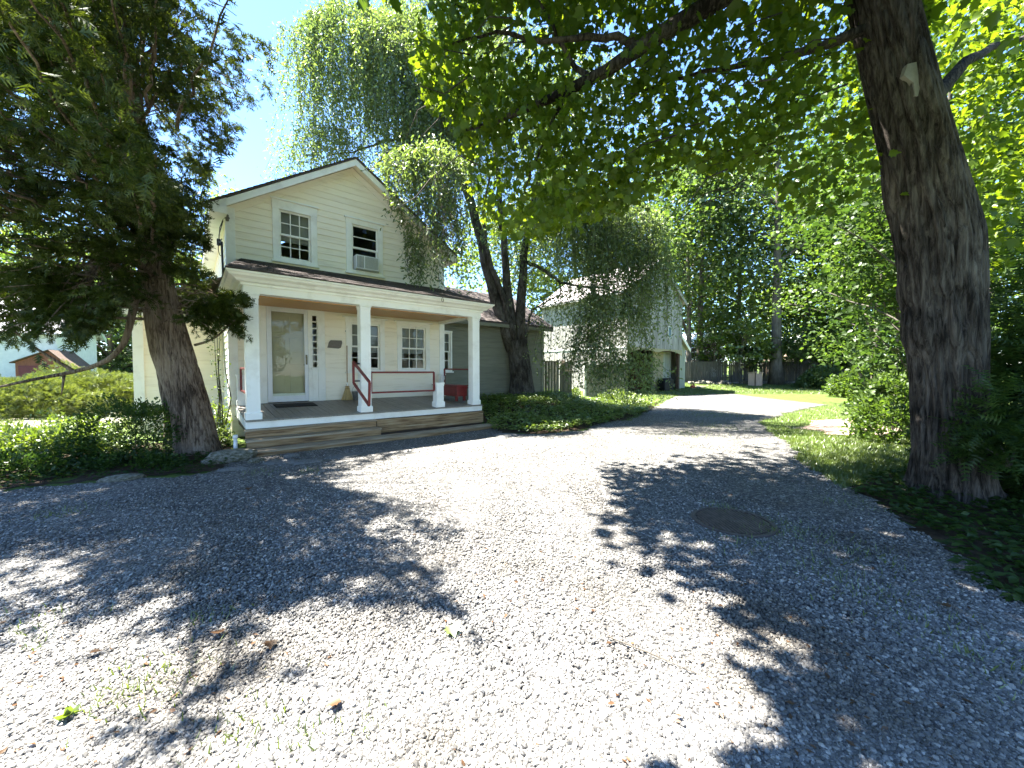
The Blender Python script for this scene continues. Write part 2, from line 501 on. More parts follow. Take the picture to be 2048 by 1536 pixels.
BK_maple = barkmat('maple_bark', [(.42, (.012, .009, .007)), (.48, (.040, .032, .026)), (.54, (.078, .065, .054)), (.63, (.14, .12, .10))], .12, 1.0, 22)
BK_cedar = barkmat('cedar_bark', [(.41, (.038, .025, .017)), (.47, (.125, .088, .062)), (.54, (.22, .162, .118)), (.64, (.31, .245, .185))], .07, 1.0, 30)
BK_cherry = barkmat('cherry_bark', [(.40, (.020, .016, .013)), (.47, (.05, .043, .036)), (.55, (.095, .085, .074)), (.66, (.17, .155, .14))], .35, .9, 10)
BK_wood = barkmat('woodland_bark', [(.30, (.035, .030, .025)), (.46, (.085, .075, .062)), (.60, (.14, .125, .105)), (.75, (.20, .18, .155))], .2, .8, 8)


def gravelmat(name, tones, scale, bump):
    m, nt, b = newmat(name); L = nt.links
    co = coords(nt)
    vo = nd(nt, 'ShaderNodeTexVoronoi', i_Scale=scale); vo.feature = 'F1'
    L.new(co, vo.inputs['Vector'])
    sep = nd(nt, 'ShaderNodeSeparateColor'); L.new(vo.outputs['Color'], sep.inputs[0])
    c = ramp(nt, sep.outputs[0], tones)
    # dark between the stones, broad drifts of dust
    ed = nd(nt, 'ShaderNodeTexVoronoi', i_Scale=scale); ed.feature = 'DISTANCE_TO_EDGE'
    L.new(co, ed.inputs['Vector'])
    er = ramp(nt, ed.outputs['Distance'], [(0.0, (.30, .30, .30)), (.16, (1, 1, 1))])
    mx = nd(nt, 'ShaderNodeMixRGB'); mx.blend_type = 'MULTIPLY'; mx.inputs[0].default_value = 1
    L.new(c, mx.inputs[1]); L.new(er, mx.inputs[2])
    n2 = nd(nt, 'ShaderNodeTexNoise', i_Scale=.9, i_Detail=5); L.new(co, n2.inputs['Vector'])
    dr = ramp(nt, n2.outputs['Fac'], [(.3, (.78, .76, .73)), (.65, (1, 1, 1))])
    m3 = nd(nt, 'ShaderNodeMixRGB'); m3.blend_type = 'MULTIPLY'; m3.inputs[0].default_value = 1
    L.new(mx.outputs[0], m3.inputs[1]); L.new(dr, m3.inputs[2])
    L.new(m3.outputs[0], b.inputs['Base Color'])
    b.inputs['Roughness'].default_value = .75; b.inputs['Specular IOR Level'].default_value = .35
    bp = nd(nt, 'ShaderNodeBump', i_Strength=bump, i_Distance=.02)
    L.new(ed.outputs['Distance'], bp.inputs['Height']); L.new(bp.outputs[0], b.inputs['Normal'])
    return m


TONES = [(0.0, (.048, .047, .046)), (.3, (.095, .092, .088)), (.6, (.145, .141, .133)), (.85, (.215, .208, .194)), (1.0, (.38, .365, .335))]
M_gravel = gravelmat('crushed_gravel', TONES, 38, 1.0)


def stonemat():
    m, nt, b = newmat('loose_gravel_stone'); L = nt.links
    oi = nd(nt, 'ShaderNodeObjectInfo')
    no = nd(nt, 'ShaderNodeTexNoise', i_Scale=.75, i_Detail=5, i_Roughness=.6); L.new(oi.outputs['Location'], no.inputs['Vector'])
    dr = ramp(nt, no.outputs['Fac'], [(.36, (.52, .48, .42)), (.47, (.86, .85, .83)), (.6, (1.02, 1.02, 1.02))])
    mx = nd(nt, 'ShaderNodeMixRGB'); mx.blend_type = 'MULTIPLY'; mx.inputs[0].default_value = 1
    L.new(ramp(nt, oi.outputs['Random'], TONES), mx.inputs[1]); L.new(dr, mx.inputs[2]); L.new(mx.outputs[0], b.inputs['Base Color'])
    b.inputs['Roughness'].default_value = .6; b.inputs['Specular IOR Level'].default_value = .45
    return m
M_stone = stonemat()
M_ground = pm('rough_lawn_ground', [(.25, (.055, .048, .026)), (.42, (.060, .085, .022)), (.6, (.080, .125, .028)), (.8, (.12, .16, .045))], 2.2, rough=.95, bump=.8, bscale=40, dist=.03, spec=.1)
M_soil = pm('dark_leaf_litter', [(.25, (.020, .015, .010)), (.5, (.050, .036, .024)), (.8, (.10, .072, .048))], 9, rough=.95, bump=.8, bscale=50, dist=.03, spec=.1)
M_mulch = pm('pinkish_mulch', [(.25, (.16, .11, .085)), (.5, (.31, .23, .185)), (.8, (.44, .34, .28))], 14, rough=.95, bump=.8, bscale=60, dist=.03, spec=.1)
M_path = pm('pale_path_dust', [(.25, (.26, .24, .20)), (.6, (.40, .37, .32)), (.85, (.50, .47, .42))], 6, rough=.95, bump=.5, bscale=60, dist=.02, spec=.1)
# ------------------------------------------------------------------ ground, driveway, lawn patches
def graded(a, b, near, step, far):
    out = [near[0]]
    while out[-1] < near[1]: out.append(out[-1] + step)
    s = step
    while out[-1] < b: s = min(s * 1.25, far); out.append(out[-1] + s)
    lo = [out[0]]; s = step
    while lo[-1] > a: s = min(s * 1.25, far); lo.append(lo[-1] - s)
    return np.array(lo[:0:-1] + out)


def sheet(name, xs, ys, keep=None, dz=0.0, mat=None, rough=0.0):
    X, Y = np.meshgrid(xs, ys); nx, ny = len(xs), len(ys)
    Z = gz(X, Y) + dz
    if rough:
        Z = Z + rough * vnoise(np.stack([X.ravel() * 2.1, Y.ravel() * 2.1, X.ravel() * 0], 1), 5).reshape(X.shape)
    V = np.stack([X, Y, Z], -1).reshape(-1, 3)
    i, j = np.meshgrid(np.arange(nx - 1), np.arange(ny - 1)); k = (j * nx + i).ravel()
    F = np.stack([k, k + 1, k + nx + 1, k + nx], 1)
    if keep is not None:
        c = V[F].mean(1); F = F[keep(c[:, 0], c[:, 1])]
        used = np.unique(F); mp = np.zeros(len(V), int); mp[used] = np.arange(len(used)); V = V[used]; F = mp[F]
    me = npmesh(name, V, F.ravel(), np.full(len(F), 4), True)
    return link(name, me, mat)


ground = sheet('ground', graded(-260, 260, (-14, 16), .5, 25), graded(-40, 420, (-6, 36), .5, 25), mat=M_ground)
tag(ground, 'rough green lawn ground around the houses', 'ground', kind='structure')

_edge = [(0, 985), (200, 966), (420, 948), (500, 906), (760, 878), (990, 855), (1004, 868), (1080, 871), (1160, 862), (1250, 842), (1300, 822), (1330, 803)]
_far = [(1352, 793), (1420, 789), (1560, 788), (1700, 789), (1760, 795), (1745, 806), (1640, 812), (1590, 822), (1515, 845),
        (1580, 900), (1680, 965), (1760, 1002), (1830, 1060), (1920, 1122), (2048, 1200)]
DRIVE = [(-9, -3), (-9, 4.6)] + [gp(*q) for q in _edge] + [gp(*q) for q in _far] + [(4.5, 1.5), (5.5, -3)]
_nz = lambda x, y, s, a: a * vnoise(np.stack([x * s, y * s, x * 0], 1), 3)


def in_drive(x, y, wob=.12):
    x = np.asarray(x, float); y = np.asarray(y, float)
    return inside(DRIVE, x + _nz(x, y, 1.7, wob) + _nz(x, y, 7, wob * .4), y + _nz(y, x, 1.7, wob) + _nz(y, x, 7, wob * .4))


drive = sheet('driveway', np.arange(-9, 14, .12), np.concatenate([np.arange(-3, 12, .12), np.arange(12, 30, .2)]), in_drive, .015, M_gravel, .008)
tag(drive, 'pale crushed gravel driveway', 'driveway', kind='structure')

_mul = [gp(*q) for q in [(1600, 858), (1640, 842), (1720, 838), (1800, 842), (1830, 858), (1780, 872), (1680, 872)]]
mulch = sheet('mulch_patch', np.arange(5, 13, .1), np.arange(7, 15, .1), lambda x, y: inside(_mul, x + _nz(x, y, 2, .2), y + _nz(y, x, 2, .2)), .012, M_mulch, .01)
tag(mulch, 'pinkish mulch patch in the lawn', 'mulch', kind='structure')

BED = [gp(*q) for q in [(962, 838), (1000, 866), (1080, 869), (1160, 860), (1250, 840), (1300, 820), (1322, 800)]] + [(6.2, 19), (4.5, 19.5), (1.5, 15.9), (-1.5, 13.2)]
bed = sheet('bed_soil', np.arange(-4, 7, .12), np.arange(8, 20.5, .12), lambda x, y: inside(BED, x, y), .008, M_soil, .008)
tag(bed, 'dark soil of the planted bed beside the porch', 'soil', kind='structure')
_lbed = [(-9.5, 5.2)] + [gp(*q) for q in [(0, 978), (200, 962), (420, 944), (500, 922)]] + [(-5.2, 7.1), (-6.2, 8.3), (-9.5, 7.4)]
lbed = sheet('shade_soil', np.arange(-10, -4, .12), np.arange(4.6, 8.6, .12), lambda x, y: inside(_lbed, x, y), .008, M_soil, .01)
tag(lbed, 'dark soil under the leaning cedar', 'soil', kind='structure')
_rb = [gp(*q) for q in [(1690, 980), (1755, 1000), (1825, 1062), (1905, 1122), (2048, 1208)]] + [(4.25, 1.6), (12, 1.0), (14, 8), (8, 6.4), (5.6, 5.6)]
rbed = sheet('wood_soil', np.arange(3, 14, .15), np.arange(.8, 8.2, .15), lambda x, y: inside(_rb, x, y), .008, M_soil, .01)
tag(rbed, 'dark soil under the big maple', 'soil', kind='structure')
_pth = [gp(*q) for q in [(0, 838), (110, 838), (230, 822), (270, 830), (240, 846), (100, 856), (0, 858)]]
pth = sheet('garden_path', np.arange(-20, -8, .15), np.arange(8, 15, .15), lambda x, y: inside(_pth, x, y), .012, M_path, .01)
tag(pth, 'pale dusty garden path left of the house', 'path', kind='structure')


MHC = gp(1465, 1047)
# loose stones over the near gravel: one mass nobody could count
def stones(name, n, ymin, ymax, smin, smax, sub, label, lift=.0):
    # sampled evenly in view, so that near ground gets more of them
    d = 1 / RNG.uniform(1 / ymax, 1 / ymin, n * 3)
    y = d; x = RNG.uniform(-1.5, 1.5, len(d)) * d
    k = in_drive(x, y, .16) & (np.hypot(x - MHC[0], y - MHC[1]) > .355 + RNG.uniform(-.02, .05, len(x))); x, y = x[k][:n], y[k][:n]
    z = gz(x, y) + .015 + lift + RNG.uniform(-.004, .006, len(x))
    me = bpy.data.meshes.new(name)
    me.vertices.add(len(x)); me.vertices.foreach_set('co', np.stack([x, y, z], 1).astype(np.float32).ravel())
    o = link(name, me); tag(o, label, 'gravel', kind='stuff')
    ng = bpy.data.node_groups.new(name + '_nodes', 'GeometryNodeTree')
    ng.interface.new_socket('Geometry', in_out='INPUT', socket_type='NodeSocketGeometry')
    ng.interface.new_socket('Geometry', in_out='OUTPUT', socket_type='NodeSocketGeometry')
    N = ng.nodes.new; Lk = ng.links.new
    gi, go = N('NodeGroupInput'), N('NodeGroupOutput')
    ico = N('GeometryNodeMeshIcoSphere'); ico.inputs['Radius'].default_value = 1; ico.inputs['Subdivisions'].default_value = sub
    sm = N('GeometryNodeSetMaterial'); sm.inputs['Material'].default_value = M_stone
    ip = N('GeometryNodeInstanceOnPoints')
    r1 = N('FunctionNodeRandomValue'); r1.data_type = 'FLOAT_VECTOR'
    r1.inputs[0].default_value = (smin, smin, smin * .6); r1.inputs[1].default_value = (smax, smax * .8, smax * .6); r1.inputs['Seed'].default_value = 3
    r2 = N('FunctionNodeRandomValue'); r2.data_type = 'FLOAT_VECTOR'
    r2.inputs[0].default_value = (-.7, -.7, 0); r2.inputs[1].default_value = (.7, .7, 6.28); r2.inputs['Seed'].default_value = 8
    Lk(gi.outputs[0], ip.inputs['Points']); Lk(ico.outputs['Mesh'], sm.inputs[0]); Lk(sm.outputs[0], ip.inputs['Instance'])
    Lk(r1.outputs[0], ip.inputs['Scale']); Lk(r2.outputs[0], ip.inputs['Rotation']); Lk(ip.outputs[0], go.inputs[0])
    md = o.modifiers.new('scatter', 'NODES'); md.node_group = ng
    return o


stones('gravel', 190000, 1.15, 9.5, .006, .0145, 1, 'loose grey stones covering the near driveway')
stones('coarse_gravel', 9000, 1.15, 8.0, .010, .0185, 1, 'scattered larger stones in the driveway gravel', .004)
# ------------------------------------------------------------------ the white farmhouse
HX, HY, HR = -4.477, 6.511, math.atan2(.64092, .76761)
UX, UY = math.cos(HR), math.sin(HR)


def hw(u, v, z=0.0):
    return np.array([HX + u * UX - v * UY, HY + u * UY + v * UX, z])


def uv_of(x, y):
    return (x - HX) * UX + (y - HY) * UY, -(x - HX) * UY + (y - HY) * UX


def clapboards(wall, mat, u0, u1, z0, z1, v, course, cuts, prof=None, axis='u', sgn=-1):
    """each course of boards a piece of its own, stopped at the openings; prof(z) -> (ulow, uhigh)"""
    z = z0; i = 0
    while z < z1 - .03:
        zt = min(z + course, z1)
        lo, hi = (u0, u1); lo2, hi2 = lo, hi
        if prof:
            a, b = prof(z); lo, hi = max(lo, a), min(hi, b)
            a, b = prof(zt); lo2, hi2 = max(u0, a), min(u1, b)
        segs = [(lo, hi, lo2, hi2)]
        for (c0, c1, d0, d1) in cuts:
            if d1 <= z + .004 or d0 >= zt - .004: continue
            ns = []
            for (a, b, a2, b2) in segs:
                if c1 <= a or c0 >= b: ns.append((a, b, a2, b2)); continue
                if c0 > a + .02: ns.append((a, c0, a2, c0))
                if c1 < b - .02: ns.append((c1, b, c1, b2))
            segs = ns
        for (a, b, a2, b2) in segs:
            if b - a < .03: continue
            if b2 < a2: a2 = b2 = (a2 + b2) / 2
            j = RNG.uniform(-.0025, .0025)
            o0, o1 = v + sgn * (.024 + j), v + sgn * .006
            P = [(a, v, z), (b, v, z), (b, o0, z), (a, o0, z), (a2, v, zt + .003), (b2, v, zt + .003), (b2, o1, zt + .003), (a2, o1, zt + .003)]
            if axis == 'v': P = [(q[1], q[0], q[2]) for q in P]
            MB().add(P, [(0, 3, 2, 1), (4, 5, 6, 7), (0, 1, 5, 4), (1, 2, 6, 5), (2, 3, 7, 6), (3, 0, 4, 7)]).build('clapboard', mat, wall)
        z += course; i += 1


def shingles(name, parent, org, du, dv, length, height, course=.135, tab=.24, trim=None):
    """overlapping tabs laid course by course on a roof slope; one mass of small pieces"""
    org, du, dv = Vector(org), Vector(du).normalized(), Vector(dv).normalized()
    n = du.cross(dv).normalized()
    if n.z < 0: n = -n
    m = MB(); r = 0; h = 0
    while h < height - .02:
        a, b = (0, length) if trim is None else trim(h)
        x = a - (tab * .5 if r % 2 else 0)
        while x < b:
            x0, x1 = max(x + .004, a), min(x + tab - .004, b)
            if x1 > x0 + .01:
                t = .010 + random.random() * .004; d = random.uniform(-.006, .006)
                p0 = org + du * x0 + dv * (h + d); p1 = org + du * x1 + dv * (h + d)
                q0 = org + du * x0 + dv * min(h + course, height); q1 = org + du * x1 + dv * min(h + course, height)
                m.add([p0, p1, q1, q0, p0 + n * t, p1 + n * t, q1 + n * .003, q0 + n * .003], [(4, 5, 6, 7), (0, 1, 5, 4), (1, 2, 6, 5), (3, 0, 4, 7)])
            x += tab
        h += course; r += 1
    o = m.build(name, M_shing, parent); tag(o, kind='stuff')
    return o


def window(parent, u0, u1, z0, z1, v, casing, cols, rows, curtain=.62, rowsb=None, head=True, cmat=None, lower=True, cap=.04):
    """casing mesh as the part; sashes, panes, shade as its sub-parts.  v is the wall face."""
    cl, cr, cb, ct = casing
    m = MB()
    o = v - .045
    m.box(u0 - cl, u0, o, v + .05, z0 - .0, z1 + .0); m.box(u1, u1 + cr, o, v + .05, z0, z1)
    m.box(u0 - cl - .01, u1 + cr + .01, o - .003, v + .05, z1, z1 + ct)
    m.box(u0 - cl, u1 + cr, o, v + .05, z0 - cb * .55, z0)
    m.box(u0 - cl - .03, u1 + cr + .03, o - .045, v + .04, z0 - cb * .55 - .045, z0 - cb * .55)
    if head: m.box(u0 - cl - cap, u1 + cr + cap, o - .045, v + .04, z1 + ct, z1 + ct + .035)
    w = m.build('window', M_white, parent, bevel=.004)
    zm = (z0 + z1) / 2; fr = .042
    for k, (a, b, vv, rr) in enumerate([(zm - .02, z1, v + .005, rows)] + ([(z0, zm + .02, v + .04, rowsb or rows)] if lower else [])):
        s = MB()
        s.box(u0, u0 + fr, vv, vv + .035, a, b); s.box(u1 - fr, u1, vv, vv + .035, a, b)
        s.box(u0 + fr, u1 - fr, vv, vv + .035, b - fr, b); s.box(u0 + fr, u1 - fr, vv, vv + .035, a, a + fr + (.012 if k else 0))
        iu0, iu1, ia, ib = u0 + fr, u1 - fr, a + fr, b - fr
        for c in range(1, cols):
            x = iu0 + (iu1 - iu0) * c / cols; s.box(x - .010, x + .010, vv + .004, vv + .030, ia, ib)
        for r in range(1, rr):
            z = ia + (ib - ia) * r / rr; s.box(iu0, iu1, vv + .006, vv + .028, z - .010, z + .010)
        s.build('sash', M_white, w)
        for c in range(cols):
            for r in range(rr):
                x0 = iu0 + (iu1 - iu0) * c / cols; x1 = iu0 + (iu1 - iu0) * (c + 1) / cols
                y0 = ia + (ib - ia) * r / rr; y1 = ia + (ib - ia) * (r + 1) / rr
                t = random.uniform(-.0012, .0012)
                MB().add([(x0, vv + .017 - t, y0), (x1, vv + .017 + t, y0), (x1, vv + .017 + t, y1), (x0, vv + .017 - t, y1)], [(0, 1, 2, 3)]).build('pane', M_glass, w)
    if curtain:
        MB().box(u0 + .02, u1 - .02, v + .12, v + .125, z1 - (z1 - z0) * curtain, z1).build('window_shade', cmat or M_curtain, w)
    return w


def wallgrid(m, us, zs, v0, v1, holes):
    for a, b in zip(us[:-1], us[1:]):
        for c, d in zip(zs[:-1], zs[1:]):
            mu, mz = (a + b) / 2, (c + d) / 2
            if any(h[0] < mu < h[1] and h[2] < mz < h[3] for h in holes): continue
            m.box(a, b, v0, v1, c, d)


VW = 2.80
house = empty('farmhouse', (HX, HY, 0), HR, 'cream clapboard farmhouse with a front gable behind the porch', 'house')
HOLES = [(.95, 1.63, 4.20, 5.34), (2.62, 3.32, 4.20, 5.40), (2.56, 3.34, 1.54, 2.79), (3.97, 4.74, 1.54, 2.79), (.64, 1.52, .74, 3.03), (1.61, 1.745, 1.58, 2.90)]
us = sorted({-.05, 5.35, .5, 4.8} | {h[0] for h in HOLES} | {h[1] for h in HOLES})
zs = sorted({-.05, 5.0} | {h[2] for h in HOLES if h[2] < 5} | {h[3] for h in HOLES if h[3] < 5})
m = MB(); wallgrid(m, us, zs, VW, VW + .12, HOLES)
us2 = [q for q in us if .5 <= q <= 4.8]
wallgrid(m, us2, [5.0, 5.34, 5.40, 5.5], VW, VW + .12, HOLES)
m.prism([(-.05, VW, 5.0), (.5, VW, 5.0), (.5, VW, 5.48), (-.05, VW, 5.13)], (0, .12, 0))
m.prism([(4.8, VW, 5.0), (5.35, VW, 5.0), (5.35, VW, 5.13), (4.8, VW, 5.48)], (0, .12, 0))
m.prism([(.5, VW, 5.5), (4.8, VW, 5.5), (2.65, VW, 6.86)], (0, .12, 0))
fw = m.build('front_wall', M_cream, house)
RAKE = lambda z: (2.65 - (6.84 - z) / .642, 2.65 + (6.84 - z) / .642)
clapboards(fw, M_cream, .09, 5.21, .76, 6.82, VW, .155, HOLES, RAKE)
lw = MB().box(-.05, .07, VW + .12, 9.5, -.05, 5.08).build('side_wall', M_cream, house)
clapboards(lw, M_cream, VW + .09, 9.45, .35, 5.05, -.05, .155, [], None, 'v')
MB().box(5.23, 5.35, VW + .12, 9.5, -.05, 5.08).build('side_wall', M_cream, house)
MB().box(.07, 5.23, 9.4, 9.5, -.05, 5.08).prism([(-.05, 9.4, 5.08), (5.35, 9.4, 5.08), (2.65, 9.4, 6.8)], (0, .1, 0)).build('back_wall', M_cream, house)
MB().box(.07, 5.23, VW + .13, 9.39, 3.4, 3.5).build('upper_floor', M_dark, house)
for a in (-.085, 5.21):
    MB().box(a, a + .175, VW - .04, VW + .0, .74, 5.12).box(a if a < 0 else a + .14, a + .035 if a < 0 else a + .175, VW, VW + .13, .74, 5.08).build('corner_board', M_white, house, bevel=.004)
# roof: two slabs with an overhanging rake, soffit and rake boards
SL = .642
for s in (-1, 1):
    e = 2.65 + s * 3.02; ze = 7.0 - 3.02 * SL
    P = [(2.65, 2.44, 7.0), (e, 2.44, ze), (e, 2.44, ze - .035), (2.65, 2.44, 6.965)]
    rf = MB().prism(P, (0, 7.4, 0)).build('roof', M_shing, house)
    d = Vector((e - 2.65, 0, ze - 7.0)).normalized()
    shingles('shingles', rf, (2.65 + s * 3.03, 2.42, ze + .002), (0, 1, 0), (-s * 3.02, 0, 3.02 * SL), 7.4, 3.58)
    MB().prism([(2.65, 2.46, 6.96), (e - s * .02, 2.46, ze - .04), (e - s * .02, 2.46, ze - .20), (2.65, 2.46, 6.80)], (0, .035, 0)).build('rake_board', M_white, house)
    MB().prism([(2.65, 2.497, 6.94), (e - s * .03, 2.497, ze - .05), (e - s * .03, 2.497, ze - .11), (2.65, 2.497, 6.88)], (0, VW - 2.50, 0)).build('soffit', M_cream, house)
    MB().prism([(2.65, VW - .035, 6.86), (2.65 + s * 2.78, VW - .035, 6.86 - 2.78 * SL), (2.65 + s * 2.78, VW - .035, 6.86 - 2.78 * SL - .17), (2.65, VW - .035, 6.69)], (0, .034, 0)).build('frieze_board', M_cream, house)
    MB().prism([(e, 2.46, ze - .04), (e - s * .30, 2.46, ze - .04 + .19), (e - s * .30, 2.46, ze - .20), (e, 2.46, ze - .20)], (0, 7.2, 0)).build('eave_box', M_white, house)
# windows
window(house, .95, 1.63, 4.20, 5.34, VW, (.14, .14, .13, .21), 3, 2, .62)
window(house, 2.62, 3.32, 4.20, 5.40, VW, (.15, .13, .13, .13), 1, 2, .0, 1)
window(house, 2.56, 3.34, 1.54, 2.79, VW, (.13, .13, .10, .13), 3, 2, .62, cap=.08)
window(house, 3.97, 4.74, 1.54, 2.79, VW, (.13, .13, .10, .13), 3, 2, .62, cap=.08)
# storm door, panelled door behind it, sidelight
m = MB().box(.48, .64, VW - .05, VW + .05, .74, 3.03).box(1.52, 1.61, VW - .05, VW + .05, .74, 3.03).box(.46, 1.94, VW - .052, VW + .05, 3.03, 3.20)
m.box(1.745, 1.91, VW - .05, VW + .05, 1.58, 3.03).box(1.611, 1.744, VW - .05, VW + .05, 2.90, 3.029).box(.44, 1.97, VW - .09, VW + .04, 3.20, 3.235)
m.box(1.613, 1.743, VW - .04, VW + .05, .74, 1.54).box(1.745, 1.91, VW - .05, VW + .05, .74, 1.54).box(1.58, 1.93, VW - .08, VW + .05, 1.541, 1.579)
m.build('door_casing', M_white, house, bevel=.003)
m = MB()
m.box(.645, .745, VW - .055, VW - .02, .76, 3.02).box(1.435, 1.515, VW - .055, VW - .02, .76, 3.02).box(.745, 1.435, VW - .055, VW - .02, 2.91, 3.02).box(.745, 1.435, VW - .055, VW - .02, .76, .90)
sd = m.build('storm_door', M_alum, house, bevel=.004)
MB().add([(.745, VW - .038, .90), (1.435, VW - .037, .90), (1.435, VW - .037, 2.91), (.745, VW - .038, 2.91)], [(0, 1, 2, 3)]).build('pane', M_glass, sd)
MB().box(.745, 1.435, VW - .034, VW - .028, .90, .96).build('bottom_rail', M_white, sd)
m = MB().box(1.455, 1.49, VW - .095, VW - .075, 1.66, 1.90).bar((1.47, VW - .08, 1.70), (1.47, VW - .05, 1.70), .02).bar((1.47, VW - .08, 1.86), (1.47, VW - .05, 1.86), .02)
m.build('handle', M_brass, sd, bevel=.004)
m = MB().box(.645, 1.515, VW + .05, VW + .09, .76, 3.02)
dr = m.build('door', M_beige, house)
for (a, b) in ((.76, 1.03), (1.13, 1.40)):
    for (c, d) in ((.98, 1.50), (1.66, 2.30), (2.42, 2.86)):
        MB().box(a, b, VW + .038, VW + .05, c, d).build('door_panel', M_beige, dr, bevel=.010)
m = MB(); m.lathe([(.0, 0), (.012, .0), (.012, .02), (.028, .03), (.030, .05), (.0, .06)], 14)
k = m.build('knob', M_brass, dr, smooth=True); k.location = (1.455, VW + .05, 1.66); k.rotation_euler = (R(90), 0, 0)
sl = MB()
for i in range(9):
    z = 1.58 + (2.90 - 1.58) * i / 8
    sl.box(1.611, 1.744, VW - .02, VW + .02, z - .014, z + .014)
sl.box(1.611, 1.628, VW - .022, VW + .022, 1.58, 2.90).box(1.727, 1.744, VW - .022, VW + .022, 1.58, 2.90)
sl = sl.build('sidelight', M_white, house)
for i in range(8):
    z = 1.58 + 1.32 * i / 8
    MB().add([(1.628, VW, z + .014), (1.727, VW, z + .014), (1.727, VW, z + .151), (1.628, VW, z + .151)], [(0, 1, 2, 3)]).build('pane', M_glass, sl)
# bare patch of old siding and the outlet cover by the door
MB().prism([(1.97, VW - .031, 2.10), (2.24, VW - .031, 2.085), (2.30, VW - .031, 2.11), (2.335, VW - .031, 2.24), (2.32, VW - .031, 2.30), (2.05, VW - .031, 2.295), (2.01, VW - .031, 2.25)], (0, .007, 0)).build('bare_patch', M_slate, house)
MB().box(2.41, 2.47, VW - .035, VW - .02, 2.54, 2.565).build('doorbell', M_curtain, house)
MB().box(3.10, 3.22, VW - .04, VW - .02, 1.12, 1.20).build('outlet_cover', M_cream, house, bevel=.004)
# low clapboard addition on the left, behind the cedar
el = empty('clapboard_addition', (HX, HY, 0), HR, 'low cream clapboard addition behind the leaning cedar trunk', 'house wing')
ew = MB().box(-1.75, -.06, 5.0, 8.6, -.05, 3.0).build('wall', M_cream, el)
clapboards(ew, M_cream, -1.60, -.08, .35, 2.98, 5.0, .155, [])
clapboards(ew, M_cream, 5.05, 8.6, .35, 2.98, -1.75, .155, [], None, 'v')
MB().box(-1.79, -1.60, 4.955, 5.0, .3, 3.0).box(-1.79, -1.752, 5.0, 5.15, .3, 3.0).build('corner_board', M_white, el, bevel=.004)
MB().prism([(-2.05, 4.75, 3.0), (-.055, 4.75, 3.9), (-.055, 4.75, 3.96), (-2.05, 4.75, 3.06)], (0, 4.1, 0)).build('roof', M_shing, el)
MB().box(-2.03, -.06, 4.76, 4.80, 2.82, 2.99).build('fascia', M_white, el)

# ------------------------------------------------------------------ porch
porch = empty('porch', (HX, HY, 0), HR, 'open front porch with three white square posts and hipped shingle roof', 'porch')
PU0, PU1 = .02, 5.36
fz = lambda v: .585 + (v - .72) * .077
fl = MB().box(PU0 + .05, PU1 - .05, .80, VW - .03, .30, .50).build('floor_frame', M_darkwood, porch)
n = 43
for i in range(n):
    a = PU0 + (PU1 - PU0) * i / n + .0025; b = PU0 + (PU1 - PU0) * (i + 1) / n - .0025
    e0 = .675 + RNG.uniform(-.006, .006); dz = RNG.uniform(-.0015, .0015)
    zb, zt = -.028 + dz, dz
    MB().add([(a, e0, fz(e0) + zb), (b, e0, fz(e0) + zb), (b, VW - .03, fz(VW) + zb), (a, VW - .03, fz(VW) + zb),
              (a, e0, fz(e0) + zt), (b, e0, fz(e0) + zt), (b, VW - .03, fz(VW) + zt), (a, VW - .03, fz(VW) + zt)],
             [(0, 3, 2, 1), (4, 5, 6, 7), (0, 1, 5, 4), (1, 2, 6, 5), (2, 3, 7, 6), (3, 0, 4, 7)]).build('plank', M_floor, fl)
MB().box(PU0, PU1, .715, .80, .42, .555).build('sill_board', M_white, porch, bevel=.004)
for a, b in ((PU0 + .001, PU0 + .05), (PU1 - .05, PU1 - .001)):
    MB().prism([(a, .80, .42), (a, VW, .50), (a, VW, .70), (a, .80, .555)], (b - a, 0, 0)).build('side_sill', M_white, porch)


def post(u, v, w, z0, z1, name='post', base=.13, capped=True):
    h = w / 2
    p = MB().box(u - h, u + h, v - h, v + h, z0, z1).build(name, M_white, porch, bevel=.006)
    MB().box(u - h - .022, u + h + .022, v - h - .022, v + h + .022, z0 + .002, z0 + base).build('post_base', M_white, p, bevel=.008)
    if capped:
        MB().box(u - h - .02, u + h + .02, v - h - .02, v + h + .02, z1 - .035, z1 + .0).box(u - h - .008, u + h + .008, v - h - .008, v + h + .008, z1 - .09, z1 - .036).build('post_cap', M_white, p, bevel=.006)
    return p


for u in (.155, 2.245, 5.19):
    post(u, .85, .22, fz(.74) - .002, 2.945)
post(4.08, .82, .20, fz(.72), 1.21, 'pedestal_post', .14)
post(5.20, 2.62, .15, fz(2.6), 1.42, 'half_post', .12)
post(.13, 2.60, .17, fz(2.6), 1.42, 'half_post', .12)
# beam, ceiling, cornice and hipped roof
MB().box(.03, 5.35, .74, .96, 2.947, 3.14).build('beam', M_white, porch, bevel=.004)
for a in (.03, 5.16):
    MB().box(a, a + .19, .962, VW - .05, 2.949, 3.14).build('side_beam', M_white, porch, bevel=.004)
ce = MB().box(.23, 5.15, .97, VW - .05, 3.02, 3.04).build('ceiling', M_ceil, porch)
MB().box(.22, 5.16, .963, 1.0, 2.93, 3.015).build('ceiling_trim', M_ceil, porch)
prof = [(.74, 3.08), (.70, 3.08), (.70, 3.12), (.63, 3.14), (.60, 3.18), (.52, 3.215), (.50, 3.25), (.475, 3.26), (.475, 3.295), (.74, 3.295)]
cm = MB(); n = len(prof)
off = [.74 - a for a, _ in prof]
ring = []
for (x, y, sx, sy) in ((.03, VW - .03, -1, 0), (.03, .74, -1, -1), (5.35, .74, 1, -1), (5.35, VW - .03, 1, 0)):
    ring.append([(x + sx * o, y + sy * o, z) for o, (_, z) in zip(off, prof)])
vs = [q for r in ring for q in r]
